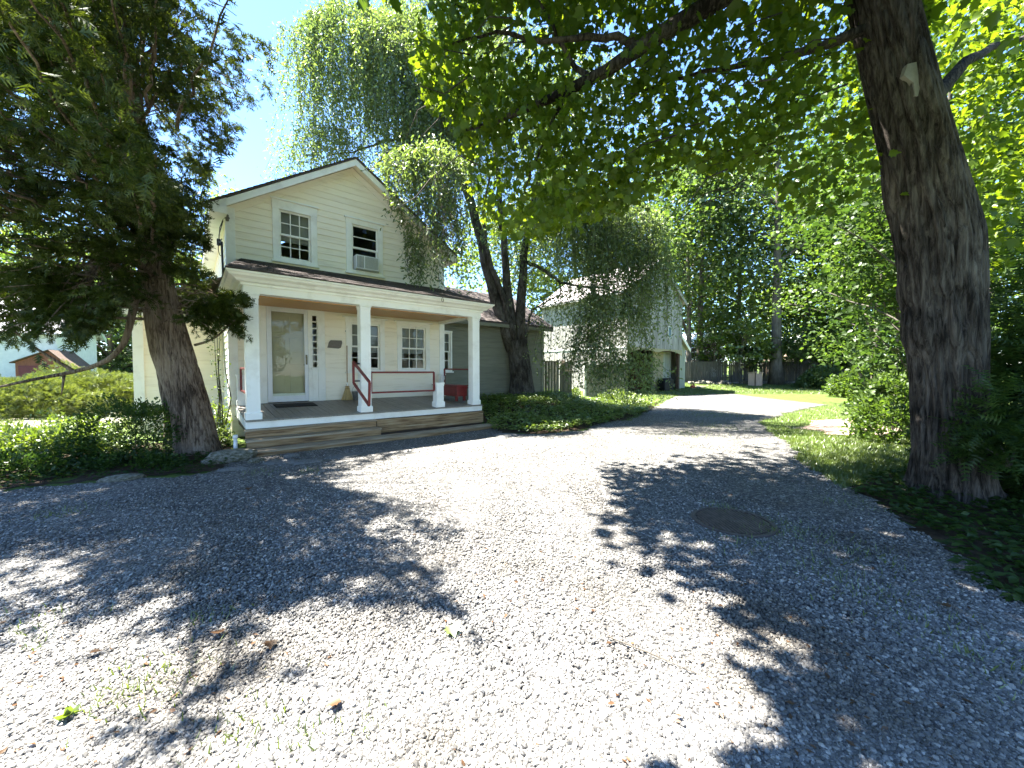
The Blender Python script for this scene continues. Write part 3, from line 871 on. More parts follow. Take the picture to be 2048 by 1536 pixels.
cm.add(vs, [(i * n + k, i * n + (k + 1) % n, (i + 1) * n + (k + 1) % n, (i + 1) * n + k) for i in range(3) for k in range(n)] + [tuple(range(n)), tuple(range(3 * n, 4 * n))])
cm.build('cornice', M_white, porch)
E0, E1, EV, EZ, TZ = -.25, 5.63, .455, 3.30, 4.03
RP = [(E0, EV, EZ), (E1, EV, EZ), (E1, VW - .03, EZ), (E0, VW - .03, EZ), (.20, VW - .03, TZ), (5.18, VW - .03, TZ)]
rf = MB().add(RP, [(0, 1, 5, 4), (1, 2, 5), (0, 4, 3), (0, 3, 2, 1), (3, 4, 5, 2)]).build('porch_roof', M_shing, porch)
hgt = math.hypot(VW - .03 - EV, TZ - EZ)
shingles('shingles', rf, (E0, EV - .012, EZ + .006), (1, 0, 0), (0, VW - .03 - EV, TZ - EZ), E1 - E0, hgt, .135, .24, lambda h: (.45 * h / hgt, E1 - E0 - .45 * h / hgt))
MB().lathe([(.05, 2.955), (.065, 2.965), (.065, 2.99), (.03, 3.012)], 16, (1.25, 1.05)).build('porch_light', M_white, porch, smooth=True)
MB().tube([(4.02 + .028 * math.cos(t), .47, 3.235 + .05 * math.sin(t)) for t in np.linspace(.9, 6.9, 16)], .006, 6).build('cornice_hook', M_brass, porch)
# red rails
def frame(name, pts, w=.04, d=.04):
    mb = MB(); k = len(pts)
    for i in range(k):
        mb.bar(pts[i], pts[(i + 1) % k], w, d)
    return mb.build(name, M_red, porch, bevel=.004)
frame('front_rail', [(2.375, .80, 1.47), (3.945, .80, 1.47), (3.945, .80, 1.01), (2.375, .80, 1.01)])
frame('side_rail', [(5.24, .985, 1.54), (5.24, 2.52, 1.56), (5.24, 2.52, 1.05), (5.24, .985, 1.03)])
frame('side_rail', [(.11, .985, 1.54), (.11, 2.49, 1.56), (.11, 2.49, 1.07), (.11, .985, 1.05)])
hr = frame('stair_rail', [(1.99, .80, 1.70), (1.99, -.18, 1.275), (1.99, -.14, .81), (1.99, .80, 1.24)], .045, .045)
MB().bar((1.99, .82, 1.66), (2.135, .84, 1.66), .03).bar((1.99, .82, 1.28), (2.135, .84, 1.28), .03).build('rail_bracket', M_wire, hr)
# steps
st = empty('porch_steps', (HX, HY, 0), HR, 'brown weathered lumber steps along the porch front', 'steps')
def step(u0, u1, v0, v1, zt, zr, boards=2):
    w = (v1 - v0 + .02) / boards
    for k in range(boards):
        MB().box(u0 - .015, u1 + .015, v0 - .025 + k * w + .003, v0 - .025 + (k + 1) * w - .003, zt - .034, zt + RNG.uniform(-.001, .001)).build('tread', M_tread, st, bevel=.004)
    MB().box(u0, u1, v0, v0 + .035, zr, zt - .036).build('riser', M_deck, st, bevel=.003)
step(0, 5.36, .02, .32, .115, -.06)
step(0, 2.40, .32, .60, .265, .117)
step(0, 2.40, .60, .712, .42, .267, 1)
for k in range(2):
    MB().box(2.42, 5.32, .60, .64, .118 + k * .150, .118 + k * .150 + .146).build('riser', M_deck, st, bevel=.003)
MB().box(.02, 2.39, .38, .70, .02, .228).box(2.44, 5.30, .645, .71, .02, .40).box(.02, 5.3, .06, .30, -.05, .078).build('stringer', M_darkwood, st)

# ------------------------------------------------------------------ sage side wing
wing = empty('side_wing', (HX, HY, 0), HR, 'sage green clapboard wing behind the weeping tree', 'house wing')
WV = 3.4
ww = MB()
wallgrid(ww, [5.36, 5.68, 5.98, 10.3], [-.1, 1.5, 2.8, 3.22], WV, WV + .12, [(5.68, 5.98, 1.5, 2.8)])
ww = ww.build('front_wall', M_sage, wing)
clapboards(ww, M_sage, 5.37, 10.20, .25, 3.05, WV, .125, [(5.68, 5.98, 1.5, 2.8)])
MB().box(5.37, 10.3, WV - .03, WV, 3.06, 3.22).build('frieze_board', M_sage, wing)
MB().box(10.2, 10.34, WV - .035, WV, .1, 3.2).build('corner_board', M_sage, wing, bevel=.004)
rw = MB().box(10.18, 10.3, WV + .12, 8.0, -.1, 3.22).prism([(10.18, WV + .12, 3.22), (10.18, 8.0, 3.22), (10.18, 5.7, 4.72)], (.12, 0, 0)).build('side_wall', M_sage, wing)
MB().box(5.36, 10.18, 7.9, 8.0, -.1, 3.22).build('back_wall', M_sage, wing)
for s, e in ((-1, 3.08), (1, 8.3)):
    r_ = MB().prism([(5.36, 5.7, 4.85), (5.36, e, 3.26), (5.36, e, 3.20), (5.36, 5.7, 4.79)], (5.24, 0, 0)).build('roof', M_shing, wing)
    if s < 0: shingles('shingles', r_, (5.37, e - .01, 3.262), (1, 0, 0), (0, 5.7 - e, 1.59), 5.25, math.hypot(5.7 - e, 1.59))
MB().box(5.37, 10.58, 3.06, 3.10, 3.08, 3.20).build('fascia', M_sage, wing)
window(wing, 5.70, 5.96, 1.52, 2.78, WV, (.05, .06, .06, .06), 1, 2, .5, head=False)
# ------------------------------------------------------------------ barn (same bearing as the house)
BX, BY = 7.20, 24.0
barn = empty('barn', (BX, BY, .08), HR, 'weathered grey board barn with an open carport bay', 'barn')
BW, BL, BE, BP, OV = 6.9, 7.6, 6.5, 8.85, 2.90      # gable width, length, eave, peak, underside of the upper floor


def boards(wall, mat, a0, a1, zlo, ztop, plane, axis, sgn, w=.26):
    x = a0; i = 0
    while x < a1 - .02:
        x1 = min(x + w, a1); t = .022 + RNG.uniform(-.006, .010)
        za, zb = ztop(x + .004), ztop(x1 - .004); lo = zlo - RNG.uniform(0, .02)
        P = [(x + .004, plane, lo), (x1 - .004, plane, lo), (x1 - .004, plane + sgn * t, lo), (x + .004, plane + sgn * t, lo),
             (x + .004, plane, za), (x1 - .004, plane, zb), (x1 - .004, plane + sgn * t, zb), (x + .004, plane + sgn * t, za)]
        if axis == 'v': P = [(q[1], q[0], q[2]) for q in P]
        MB().add(P, [(0, 3, 2, 1), (4, 5, 6, 7), (0, 1, 5, 4), (1, 2, 6, 5), (2, 3, 7, 6), (3, 0, 4, 7)]).build('board', mat, wall)
        x = x1; i += 1


gt = lambda u: BE + (BP - BE) * (1 - abs(u - BW / 2) / (BW / 2)) - .02
gw = MB().prism([(0, 0, OV), (BW, 0, OV), (BW, 0, BE), (BW / 2, 0, BP), (0, 0, BE)], (0, .10, 0)).build('gable_wall', M_barn, barn)
boards(gw, M_barn, 0, BW, OV - .02, gt, 0, 'u', -1)
lwl = MB().box(0, .10, .10, BL, 0, BE).build('long_wall', M_barn, barn)
boards(lwl, M_barn, -.02, BL, .0, lambda v: BE - .02, 0, 'v', -1)
MB().box(BW - .1, BW, .1, BL, OV, BE).build('right_wall', M_barn, barn)
MB().prism([(0, BL, 0), (BW, BL, 0), (BW, BL, BE), (BW / 2, BL, BP), (0, BL, BE)], (0, -.1, 0)).build('back_wall', M_barn, barn)
MB().box(.1, BW - .1, .1, BL - .1, OV, OV + .2).build('upper_floor', M_darkwood, barn)
for s in (-1, 1):
    e = BW / 2 + s * (BW / 2 + .35); ze = BP + .10 - (BP - BE) * (BW / 2 + .35) / (BW / 2)
    MB().prism([(BW / 2, -.25, BP + .10), (e, -.25, ze), (e, -.25, ze - .05), (BW / 2, -.25, BP + .05)], (0, BL + .5, 0)).build('roof', M_barnroof, barn)
    MB().prism([(BW / 2, -.245, BP + .04), (e - s * .02, -.245, ze - .06), (e - s * .02, -.245, ze - .24), (BW / 2, -.245, BP - .14)], (0, .04, 0)).build('rake_board', M_barn, barn)
MB().box(-.34, -.30, -.2, BL + .2, BE - .30, BE - .15).build('eave_board', M_barn, barn)
# the arched lintel over the bay, the bottom band and the corner post
a = [(.02, -.05, OV + .05), (BW, -.05, OV + .05), (BW, -.05, OV - .36)]
for t in np.linspace(0, 1, 18):
    u = BW * (1 - t); a.append((u - .001, -.05, OV - .36 + .30 * math.sin(math.pi * min(1, (1 - abs(2 * (1 - t) - 1)) * .9)) ** .8 * 1.0 - .0))
MB().prism(a[:2] + a[2:], (0, .045, 0)).build('arched_lintel', M_barnyel, barn)
MB().box(-.05, -.022, .02, BL, OV - .02, OV + .10).build('water_table', M_white, barn)
MB().box(BW - .32, BW - .12, .05, .25, 0, OV).build('corner_post', M_darkwood, barn, bevel=.01)
MB().box(.02, BW - .32, .06, .22, OV - .12, OV - .005).build('header_beam', M_darkwood, barn)
# recessed wall of the bay
bw = MB().box(4.3, BW - .02, .80, .88, 0, OV - .005).build('bay_wall', M_barnsage, barn)
boards(bw, M_barnyel, 4.3, 5.75, 0, lambda u: OV - .05, .80, 'u', -1, .24)
boards(bw, M_barnsage, 5.75, BW - .02, 0, lambda u: OV - .05, .80, 'u', -1, .30)
MB().box(.2, BW - .1, 2.6, 2.7, 0, OV - .005).build('bay_back', M_darkwood, barn)
MB().box(.1, .2, .3, 2.6, 0, OV).build('bay_side', M_darkwood, barn)
MB().box(.1, BW - .1, .1, BL - .1, -.1, -.01).build('bay_floor', M_path, barn)
# lean-to on the right with its white rake
sh = MB().prism([(BW, .30, 0), (BW + 1.15, .30, 0), (BW + 1.15, .30, OV + .30), (BW, .30, OV + 1.15)], (0, .1, 0)).build('lean_to_wall', M_barnsage, barn)
boards(sh, M_barnsage, BW + .003, BW + 1.15, 0, lambda u: OV + 1.13 - (u - BW) * .74, .30, 'u', -1, .29)
MB().box(BW + 1.06, BW + 1.15, .4, 5.5, 0, OV + .28).build('lean_to_side', M_barnsage, barn)
MB().prism([(BW - .01, .02, OV + 1.28), (BW + 1.45, .02, OV + .20), (BW + 1.45, .02, OV + .10), (BW - .01, .02, OV + 1.18)], (0, 5.6, 0)).build('lean_to_roof', M_barnroof, barn)
MB().prism([(BW - .005, -.02, OV + 1.26), (BW + 1.43, -.02, OV + .19), (BW + 1.43, -.02, OV - .06), (BW - .005, -.02, OV + 1.0)], (0, .038, 0)).build('lean_to_rake', M_white, barn)
MB().box(4.9, 5.3, -.045, .0, 3.75, 4.55).build('loft_window_frame', M_white, barn)
MB().box(4.94, 5.26, -.05, -.046, 3.79, 4.51).build('pane', pm('pale_blue_pane', [(.3, (.10, .16, .19)), (.7, (.16, .23, .26))], 3, rough=.08, spec=.8), barn)
MB().box(-.075, -.024, 5.2, 5.55, 0, 2.2).build('side_door', M_darkwood, barn)

# firewood stacked inside the bay: each log an object
_log = MB().lathe([(.0, 0), (.085, .0), (.09, .02), (.085, .40), (.0, .40)], 7).mesh('log')
fwd = 0
for r in range(13):
    for k in range(9):
        if r > 10 and k < 3: continue
        p = hw(0, 0)
        u, v, z = 4.05 + k * .205 + (.10 if r % 2 else 0) + RNG.uniform(-.02, .02), 2.30 + RNG.uniform(-.03, .03), .095 + r * .172 + RNG.uniform(-.008, .008)
        x = BX + u * UX - v * UY; y = BY + u * UY + v * UX
        o = link('log', _log, M_firewood, None, (x, y, z + .08), (R(90), RNG.uniform(-.1, .1), HR + RNG.uniform(-.05, .05)), (RNG.uniform(.85, 1.12), RNG.uniform(.8, 1.1), 1))
        tag(o, 'split log in the firewood stack inside the barn bay', 'firewood', 'firewood stacked in the barn bay')


def bw_(u, v, z=.08):
    return (BX + u * UX - v * UY, BY + u * UY + v * UX, z)


# covered grill in the bay, red can and stone by the lean-to
gm = MB(); prof = [(-.62, 0), (-.66, .25), (-.60, .72), (-.48, .88), (.30, .92), (.52, .84), (.62, .70), (.64, .25), (.60, 0)]
gm.prism([(a, -.30, z) for a, z in prof], (0, .62, 0))
go = gm.build('covered_grill', M_black, None, bevel=.07); go.location = bw_(5.25, .30); go.rotation_euler = (0, 0, HR)
tag(go, 'black covered grill under the barn overhang', 'grill')
cn = empty('red_can', bw_(BW + 1.55, -.15), HR, 'small red plastic can on the ground beside the barn lean-to', 'can')
MB().box(-.20, .20, -.12, .12, 0, .34).build('body', M_bluetile, cn, bevel=.04)
MB().tube([(-.14, 0, .34), (-.12, 0, .44), (.08, 0, .44), (.12, 0, .34)], .022, 6).build('handle', M_bluetile, cn)
MB().tube([(.15, 0, .33), (.24, 0, .46)], [.03, .02], 8).build('spout', M_black, cn)


def rock(name, loc, size, label, mat=M_rock, cat='stone', group=None, rz=0, flat=1.0, seed=0, sub=3):
    bm = bmesh.new(); bmesh.ops.create_icosphere(bm, subdivisions=sub, radius=1)
    P = np.array([v.co for v in bm.verts])
    d = 1 + .22 * vnoise(P * 1.4 + seed * 7.3, seed) + .10 * vnoise(P * 3.1 + seed * 3.1, seed + 1)
    P = P * d[:, None]
    P[:, 2] = np.where(P[:, 2] < -.55, -.55 + (P[:, 2] + .55) * .1, P[:, 2])
    q = .62 + .12 * vnoise(P * .9 + seed, seed)
    P[:, 2] = np.minimum(P[:, 2], q)
    for v, p in zip(bm.verts, P): v.co = p
    me = bpy.data.meshes.new(name); bm.to_mesh(me); bm.free()
    me.polygons.foreach_set('use_smooth', [sub > 2] * len(me.polygons))
    o = link(name, me, mat, None, (loc[0], loc[1], loc[2] + size[2] * .45), (0, 0, rz), size)
    return tag(o, label, cat, group)


rock('field_stone', bw_(BW + 2.3, -.4), (.50, .30, .24), 'rounded grey stone on the grass beside the red can', seed=21)

# ------------------------------------------------------------------ board fence and curved gate between wing and barn
def plankrow(parent, name, p0, p1, n, h0, h1, mat, t=.02, z=0, gap=.004):
    p0, p1 = Vector((*p0, 0)), Vector((*p1, 0)); d = (p1 - p0) / n; nn = Vector((-d.y, d.x, 0)).normalized() * t
    for i in range(n):
        a = p0 + d * i + d.normalized() * gap; b = p0 + d * (i + 1) - d.normalized() * gap
        za = h0(i / n); zb = h0((i + 1) / n); j = nn * RNG.uniform(-.15, .15)
        P = [a + j, b + j, b + nn + j, a + nn + j]
        V = [(q.x, q.y, z) for q in P] + [(P[0].x, P[0].y, z + za), (P[1].x, P[1].y, z + zb), (P[2].x, P[2].y, z + zb), (P[3].x, P[3].y, z + za)]
        MB().add(V, [(0, 3, 2, 1), (4, 5, 6, 7), (0, 1, 5, 4), (1, 2, 6, 5), (2, 3, 7, 6), (3, 0, 4, 7)]).build(name, mat, parent)


FD = 16.6
def fx(px, d=FD): return ((px - 1024) / FPX * d, d)
yf = empty('yard_fence', (0, 0, 0), 0, 'short grey green board fence joining the sage wing', 'fence')
plankrow(yf, 'board', fx(1083), fx(1112), 5, lambda t: 1.62, None, M_oldfence, z=.28)
a, b = Vector((*fx(1082, FD - .03), 1.92)), Vector((*fx(1114, FD - .03), 1.90))
MB().bar(a, b, .10, .05).build('top_rail', M_oldfence, yf)
x, y = fx(1115); MB().box(x - .06, x + .06, y - .06, y + .06, .2, 1.98).build('gate_post', M_oldfence, yf, bevel=.006)
gt_ = empty('garden_gate', (0, 0, 0), 0, 'solid garden gate with a curved top standing ajar', 'gate')
plankrow(gt_, 'board', fx(1119), (fx(1141)[0] + .02, FD - .25), 5, lambda t: 1.42 + .30 * t ** .7, None, M_oldfence, z=.28)
MB().bar((fx(1119)[0], FD - .02, .6), (fx(1141)[0] + .02, FD - .27, .6), .04, .09).bar((fx(1119)[0], FD - .02, 1.45), (fx(1141)[0] + .02, FD - .27, 1.45), .04, .09).build('brace', M_oldfence, gt_)
y2 = empty('board_screen', (0, 0, 0), 0, 'board fence screen half hidden under the weeping branches', 'fence')
plankrow(y2, 'board', fx(1171, 18), fx(1256, 18.6), 14, lambda t: 1.55, None, M_oldfence, z=.25)
x, y = fx(1170, 17.95); MB().box(x - .05, x + .05, y - .05, y + .05, .2, 1.85).build('post', M_white, y2, bevel=.006)

# ------------------------------------------------------------------ back fence beyond the lawn, panel by panel
bf = empty('back_fence', (0, 0, 0), 0, 'long picket fence along the far edge of the lawn, tree shade put into its colour', 'fence')
FA, FB = (13.2, 33.2), (34.0, 33.0)
npan = 9
for i in range(npan):
    x0 = FA[0] + (FB[0] - FA[0]) * i / npan; x1 = FA[0] + (FB[0] - FA[0]) * (i + 1) / npan
    mb = MB(); x = x0 + .07
    while x < x1 - .08:
        w = .135; yy = 33.1; zb = float(gz(x, yy)); hh = 1.85 + RNG.uniform(-.03, .03)
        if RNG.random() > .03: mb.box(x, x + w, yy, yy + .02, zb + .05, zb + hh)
        x += w + RNG.uniform(.008, .03)
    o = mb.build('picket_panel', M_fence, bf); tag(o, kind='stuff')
    zb = float(gz(x0, 33.1))
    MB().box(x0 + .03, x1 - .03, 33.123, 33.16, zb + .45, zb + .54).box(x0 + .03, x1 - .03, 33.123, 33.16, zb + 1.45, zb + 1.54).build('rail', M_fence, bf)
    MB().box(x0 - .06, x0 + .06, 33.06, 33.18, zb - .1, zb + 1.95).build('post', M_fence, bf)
# dry stone edging at the fence foot
for i in range(46):
    px = 1385 + i * 8.2 + RNG.uniform(-3, 3); d = 31.9 + RNG.uniform(-.4, .4); x = (px - 1024) / FPX * d
    s = RNG.uniform(.16, .34)
    rock('edging_stone', (x, d, float(gz(x, d))), (s * 1.3, s, s * RNG.uniform(.6, 1.0)), 'grey stone in the rough stone edging below the back fence', group='stone edging below the back fence', rz=RNG.uniform(0, 3), seed=i, sub=2)
# plywood well cover by the lawn tree
wc = empty('well_house', (0, 0, 0), 0, 'small pinkish plywood well box with a slanted lid on the lawn', 'box')
d = 30.5; x0, x1 = (1502 - 1024) / FPX * d, (1525 - 1024) / FPX * d; zb = float(gz(x0, d))
MB().box(x0 + .32, x1, d, d + .75, zb - .05, zb + 1.0).build('front_panel', M_plywood, wc)
MB().prism([(x0 + .315, d - .02, zb - .05), (x0, d + .35, zb - .05), (x0, d + .35, zb + .95), (x0 + .315, d - .02, zb + 1.02)], (.02, .02, 0)).build('side_panel', M_plywood, wc)
MB().box(x0 + .29, x0 + .36, d - .05, d, zb - .05, zb + 1.03).build('corner_strip', M_darkwood, wc)
MB().prism([(x0 - .06, d + .40, zb + .98), (x0 + .30, d - .08, zb + 1.06), (x1 + .05, d - .08, zb + 1.02), (x1 + .05, d + .80, zb + 1.10)], (0, 0, .05)).build('lid', M_plywood, wc)

# ------------------------------------------------------------------ neighbours' buildings seen through the trees
def simple_house(name, label, c, rz, w, l, eave, peak, wall, roof, trim, win=()):
    """gable end faces local -y; windows given as (x, z, w, h) on the gable"""
    o = empty(name, c, rz, label, 'house')
    MB().prism([(-w / 2, 0, -.5), (w / 2, 0, -.5), (w / 2, 0, eave), (0, 0, peak), (-w / 2, 0, eave)], (0, l, 0)).build('wall', wall, o)
    k = (peak - eave) / (w / 2)
    for s in (-1, 1):
        e = s * (w / 2 + .45); ze = eave - .45 * k
        MB().prism([(0, -.45, peak + .16), (e, -.45, ze + .16), (e, -.45, ze + .06), (0, -.45, peak + .06)], (0, l + .9, 0)).build('roof', roof, o)
        MB().prism([(0, -.44, peak + .05), (e, -.44, ze + .05), (e, -.44, ze - .18), (0, -.44, peak - .18)], (0, .05, 0)).build('rake_board', trim, o)
    for (x, z, ww, hh) in win:
        f = MB().box(x - ww / 2 - .10, x + ww / 2 + .10, -.06, -.003, z - .10, z + hh + .10).build('window', trim, o)
        MB().box(x - ww / 2, x + ww / 2, -.075, -.061, z, z + hh).build('pane', M_dark, f)
    return o


q = at(158, 740, 30)
simple_house('neighbour_house', 'pale stucco gabled house with mint trim seen past the cedar', (q[0], 30, 0.1), R(112), 4.6, 13, 4.4, 6.8, M_stucco, M_tin, M_mint, [(-.85, 4.45, .5, .9), (0, 4.45, .55, 1.4), (.85, 4.45, .5, .9)])
q = at(120, 740, 26)
sh = empty('red_shed', (q[0] - 1.2, 26, 0.1), R(30), 'brick red garden shed in front of the stucco house', 'shed')
MB().prism([(-1.2, 0, -.3), (1.3, 0, -.3), (1.3, 0, 1.7), (.35, 0, 2.75), (-1.2, 0, 2.0)], (0, 3.2, 0)).build('wall', M_redshed, sh)
MB().prism([(1.45, -.15, 1.62), (.35, -.15, 2.85), (.35, -.15, 2.78), (1.45, -.15, 1.55)], (0, 3.5, 0)).prism([(-1.4, -.15, 1.98), (.35, -.15, 2.86), (.35, -.15, 2.79), (-1.4, -.15, 1.91)], (0, 3.5, 0)).build('roof', M_darkwood, sh)
MB().box(-1.05, .25, -.05, -.002, 0, 1.75).build('door', M_maroon, sh)
q = at(258, 740, 38)
simple_house('white_garage', 'low white garage far behind the juniper bed', (q[0], 38, .5), R(10), 5, 6, 2.2, 3.2, M_white, M_tin, M_white, [(0, .8, 1.2, .9)])
q = at(1410, 740, 44)
simple_house('far_white_house', 'white house beyond the fence beside the barn', (q[0], 44, .6), R(20), 5.5, 10, 3.0, 5.2, M_white, M_tin, M_white, [(-1, 1.4, .8, 1.1), (1, 1.4, .8, 1.1)])
q = at(1660, 740, 50)
simple_house('far_pale_house', 'pale house glimpsed through the woods behind the fence', (q[0], 50, .7), R(-15), 9, 10, 4.2, 7.2, M_plywood, M_tin, M_white, [(-2, 2, 1, 1.3), (1.5, 2, 1, 1.3)])
# ------------------------------------------------------------------ things on and around the porch
def hthing(name, u, v, z, label, cat, rz=0):
    p = hw(u, v, z); return empty(name, tuple(p), HR + rz, label, cat)


ac = hthing('air_conditioner', 2.97, VW - .10, 4.215, 'white window air conditioner set in the right upper window', 'air conditioner')
MB().box(-.30, .30, -.10, .30, 0, .36).build('case', M_alum, ac, bevel=.012)
g_ = MB()
for k in range(11): g_.box(-.075, .275, -.112, -.101, .035 + k * .028, .05 + k * .028)
g_.build('grille', M_steel, ac)
for k in range(5): MB().box(-.275 + k * .036, -.255 + k * .036, -.112, -.101, .03, .33).build('side_vent', M_curtain, ac)
mt = hthing('doormat', 1.12, 2.22, fz(2.22) + .002, 'black rubber doormat in front of the storm door', 'doormat')
mt.rotation_euler = (math.atan(.077), 0, HR)
MB().box(-.42, .42, -.24, .24, 0, .014).build('pad', M_mat, mt, bevel=.004)
MB().box(-.40, .40, -.22, .22, .0145, .018).build('tread_field', M_mat, mt)

bm_ = hthing('broom', 2.40, 2.62, fz(2.62), 'straw broom with a wooden handle leaning on the porch wall', 'broom', 0)
bm_.rotation_euler = (R(-4.5), R(1.5), HR)
MB().tube([(0, 0, .46), (0, 0, .9), (.004, 0, 1.44)], .012, 8).build('handle', M_handle, bm_)
MB().tube([(0, 0, .38), (0, 0, .47)], [.035, .018], 10).build('ferrule', M_white, bm_)
s_ = MB()
for i in range(170):
    x = RNG.uniform(-1, 1); y = RNG.uniform(-1, 1); w = RNG.uniform(.9, 1.05)
    s_.bar((x * .022, y * .012, .43), (x * .055, y * .022, .30), .006)
    s_.bar((x * .055, y * .022, .30), (x * .145 * w, y * .035, RNG.uniform(0, .025)), .006)
s_.build('bristles', M_straw, bm_)
for z in (.30, .35): MB().box(-.062, .062, -.026, .026, z, z + .008).build('stitching', M_red, bm_)

pl_ = hthing('metal_pail', 2.62, 2.55, fz(2.55), 'galvanised pail with a spout can on the porch behind the middle post', 'pail')
MB().lathe([(.0, .005), (.085, .0), (.115, .24), (.122, .245), (.108, .24), (.08, .02), (.0, .02)], 18).build('bucket', M_steel, pl_, smooth=True)
MB().tube([(.115 * math.cos(t), 0, .24 + .16 * math.sin(t)) for t in np.linspace(0, math.pi, 12)], .005, 6).build('bail', M_steel, pl_)

bn = hthing('red_bench', 5.02, 1.85, fz(1.85), 'dark red storage bench at the right end of the porch', 'bench')
MB().box(-.20, .17, -.72, .70, .40, .435).build('seat', M_red, bn, bevel=.006)
MB().box(-.18, .15, -.69, .67, .13, .398).build('apron', M_red, bn, bevel=.004)
for x in (-.14, .11):
    for y in (-.60, .58): MB().box(x - .03, x + .03, y - .03, y + .03, -.005, .129).build('leg', M_red, bn)
jg = hthing('white_jug', 5.02, 2.30, fz(2.3) + .437, 'white plastic jug standing on the red bench', 'jug')
MB().lathe([(.0, 0), (.06, .0), (.065, .02), (.065, .16), (.03, .21), (.025, .25), (.0, .25)], 14).build('body', M_pvc, jg, smooth=True)
MB().tube([(.03, 0, .22), (.08, 0, .20), (.085, 0, .12), (.065, 0, .09)], .012, 6).build('handle', M_pvc, jg)

# service cables at the upper left corner of the house
cb = hthing('service_cable', -.10, VW - .02, 4.0, 'black service cables looped at the upper corner of the farmhouse', 'cable')
MB().lathe([(.0, .80), (.03, .80), (.03, .84), (.045, .85), (.045, .88), (.03, .89), (.03, .93), (.0, .94)], 10, (.05, -.06)).build('insulator', M_slate, cb)
def loop(c, r, a0=0, a1=6.28, n=18, tilt=.3): return [(c[0] + tilt * r * math.cos(t), c[1] + r * .9 * math.cos(t), c[2] + r * math.sin(t)) for t in np.linspace(a0, a1, n)]
MB().tube([(.03, -.06, .86), (-.06, .15, .88), (-.10, .35, .95)], .009, 6).build('drop_wire', M_wire, cb)
MB().tube([(-.02, -.02, .82), (-.07, .20, .70), (-.08, .38, .50), (-.08, .42, .42)], .009, 6).tube([(-.02, .0, .80), (-.09, .14, .52), (-.09, .32, .38)], .008, 6).build('wire', M_wire, cb)
MB().tube(loop((-.07, .22, .22), .14), .007, 6).build('coil', M_wire, cb)
MB().tube([(-.05, .04, .35), (-.05, .02, .1), (-.045, .0, -.2), (-.04, .0, -.45)], .022, 8).tube([(-.05, .0, .40), (-.07, .25, .38), (-.07, .6, .5)], .010, 6).build('riser', M_wire, cb)
MB().box(-.12, -.05, .38, .48, .36, .50).build('splice_box', M_black, cb, bevel=.01)

# downspout pipe and rag at the left end of the steps
pp = hthing('drain_pipe', -.16, .42, .0, 'short white pipe standing beside the left end of the steps', 'pipe')
MB().tube([(0, 0, -.05), (0, 0, .34)], .030, 14).build('shaft', M_pvc, pp, smooth=True)
MB().lathe([(.036, .31), (.039, .315), (.039, .37), (.034, .375), (.029, .37), (.029, .31)], 14).build('collar', M_pvc, pp, smooth=True)
MB().tube([(0, 0, .05), (.02, -.10, .03), (.04, -.30, .01)], [.034, .05, .045], 10).build('elbow', M_pvc, pp, smooth=True)

# stones at the cedar foot and flags along the steps
q = gp(470, 922); rock('field_stone', (q[0], q[1], 0), (.36, .21, .17), 'large mossy stone at the foot of the leaning cedar', rz=.35, seed=1)
q = gp(425, 928); rock('field_stone', (q[0], q[1], 0), (.16, .12, .08), 'small pale stone left of the mossy stone by the cedar', rz=.2, seed=2)
q = gp(512, 926); rock('field_stone', (q[0], q[1], 0), (.12, .10, .07), 'rough little stone touching the left step corner', rz=1.2, seed=3)
q = gp(245, 962); rock('field_stone', (q[0], q[1], 0), (.24, .15, .07), 'dark flat stone in the shade bed under the cedar', rz=.4, seed=4)
for i, (px, py, sx, sy, lab, rz) in enumerate([(560, 928, .28, .17, 'long grey flagstone set in the gravel before the left steps', .15), (612, 926, .27, .15, 'tan flagstone beside the long grey flag at the steps', .4),
                                 (690, 914, .34, .16, 'wide flagstone half buried below the middle of the steps', .6), (1012, 872, .34, .20, 'flat stone at the right end of the bottom step', .5), (470, 942, .2, .13, 'small flagstone in front of the mossy cedar stone', .2)]):
    q = gp(px, py); rock('flagstone', (q[0], q[1], .0), (sx, sy, .035), lab, M_flag, 'flagstone', rz=rz, seed=30 + i)
q = gp(585, 916); rock('field_stone', (q[0], q[1], 0), (.13, .09, .07), 'dark blue grey cobble tucked under the bottom step', M_flag, rz=.3, seed=9)

# cast iron cover
mc = gp(1465, 1047)
mh = empty('manhole_cover', (mc[0], mc[1], .018), 0, 'rusty ribbed cast iron cover set in the gravel', 'manhole cover')
MB().lathe([(.372, -.05), (.372, .006), (.366, .012), (.335, .012), (.330, .008), (.330, -.05)], 64).build('ring', M_iron, mh, smooth=False)
MB().lathe([(.0, -.05), (.326, -.05), (.326, -.008), (.0, -.008)], 64).build('lid', M_iron, mh)
for k in range(19):
    x = -.295 + .59 * k / 18; h = math.sqrt(max(0, .315 ** 2 - x * x))
    if h > .03: MB().box(x - .0085, x + .0085, -h, h, -.0079, .012).build('rib', M_worniron, mh)
MB().box(-.05, .05, -.025, .025, -.0075, .0135).build('pick_plate', M_iron, mh, bevel=.004)

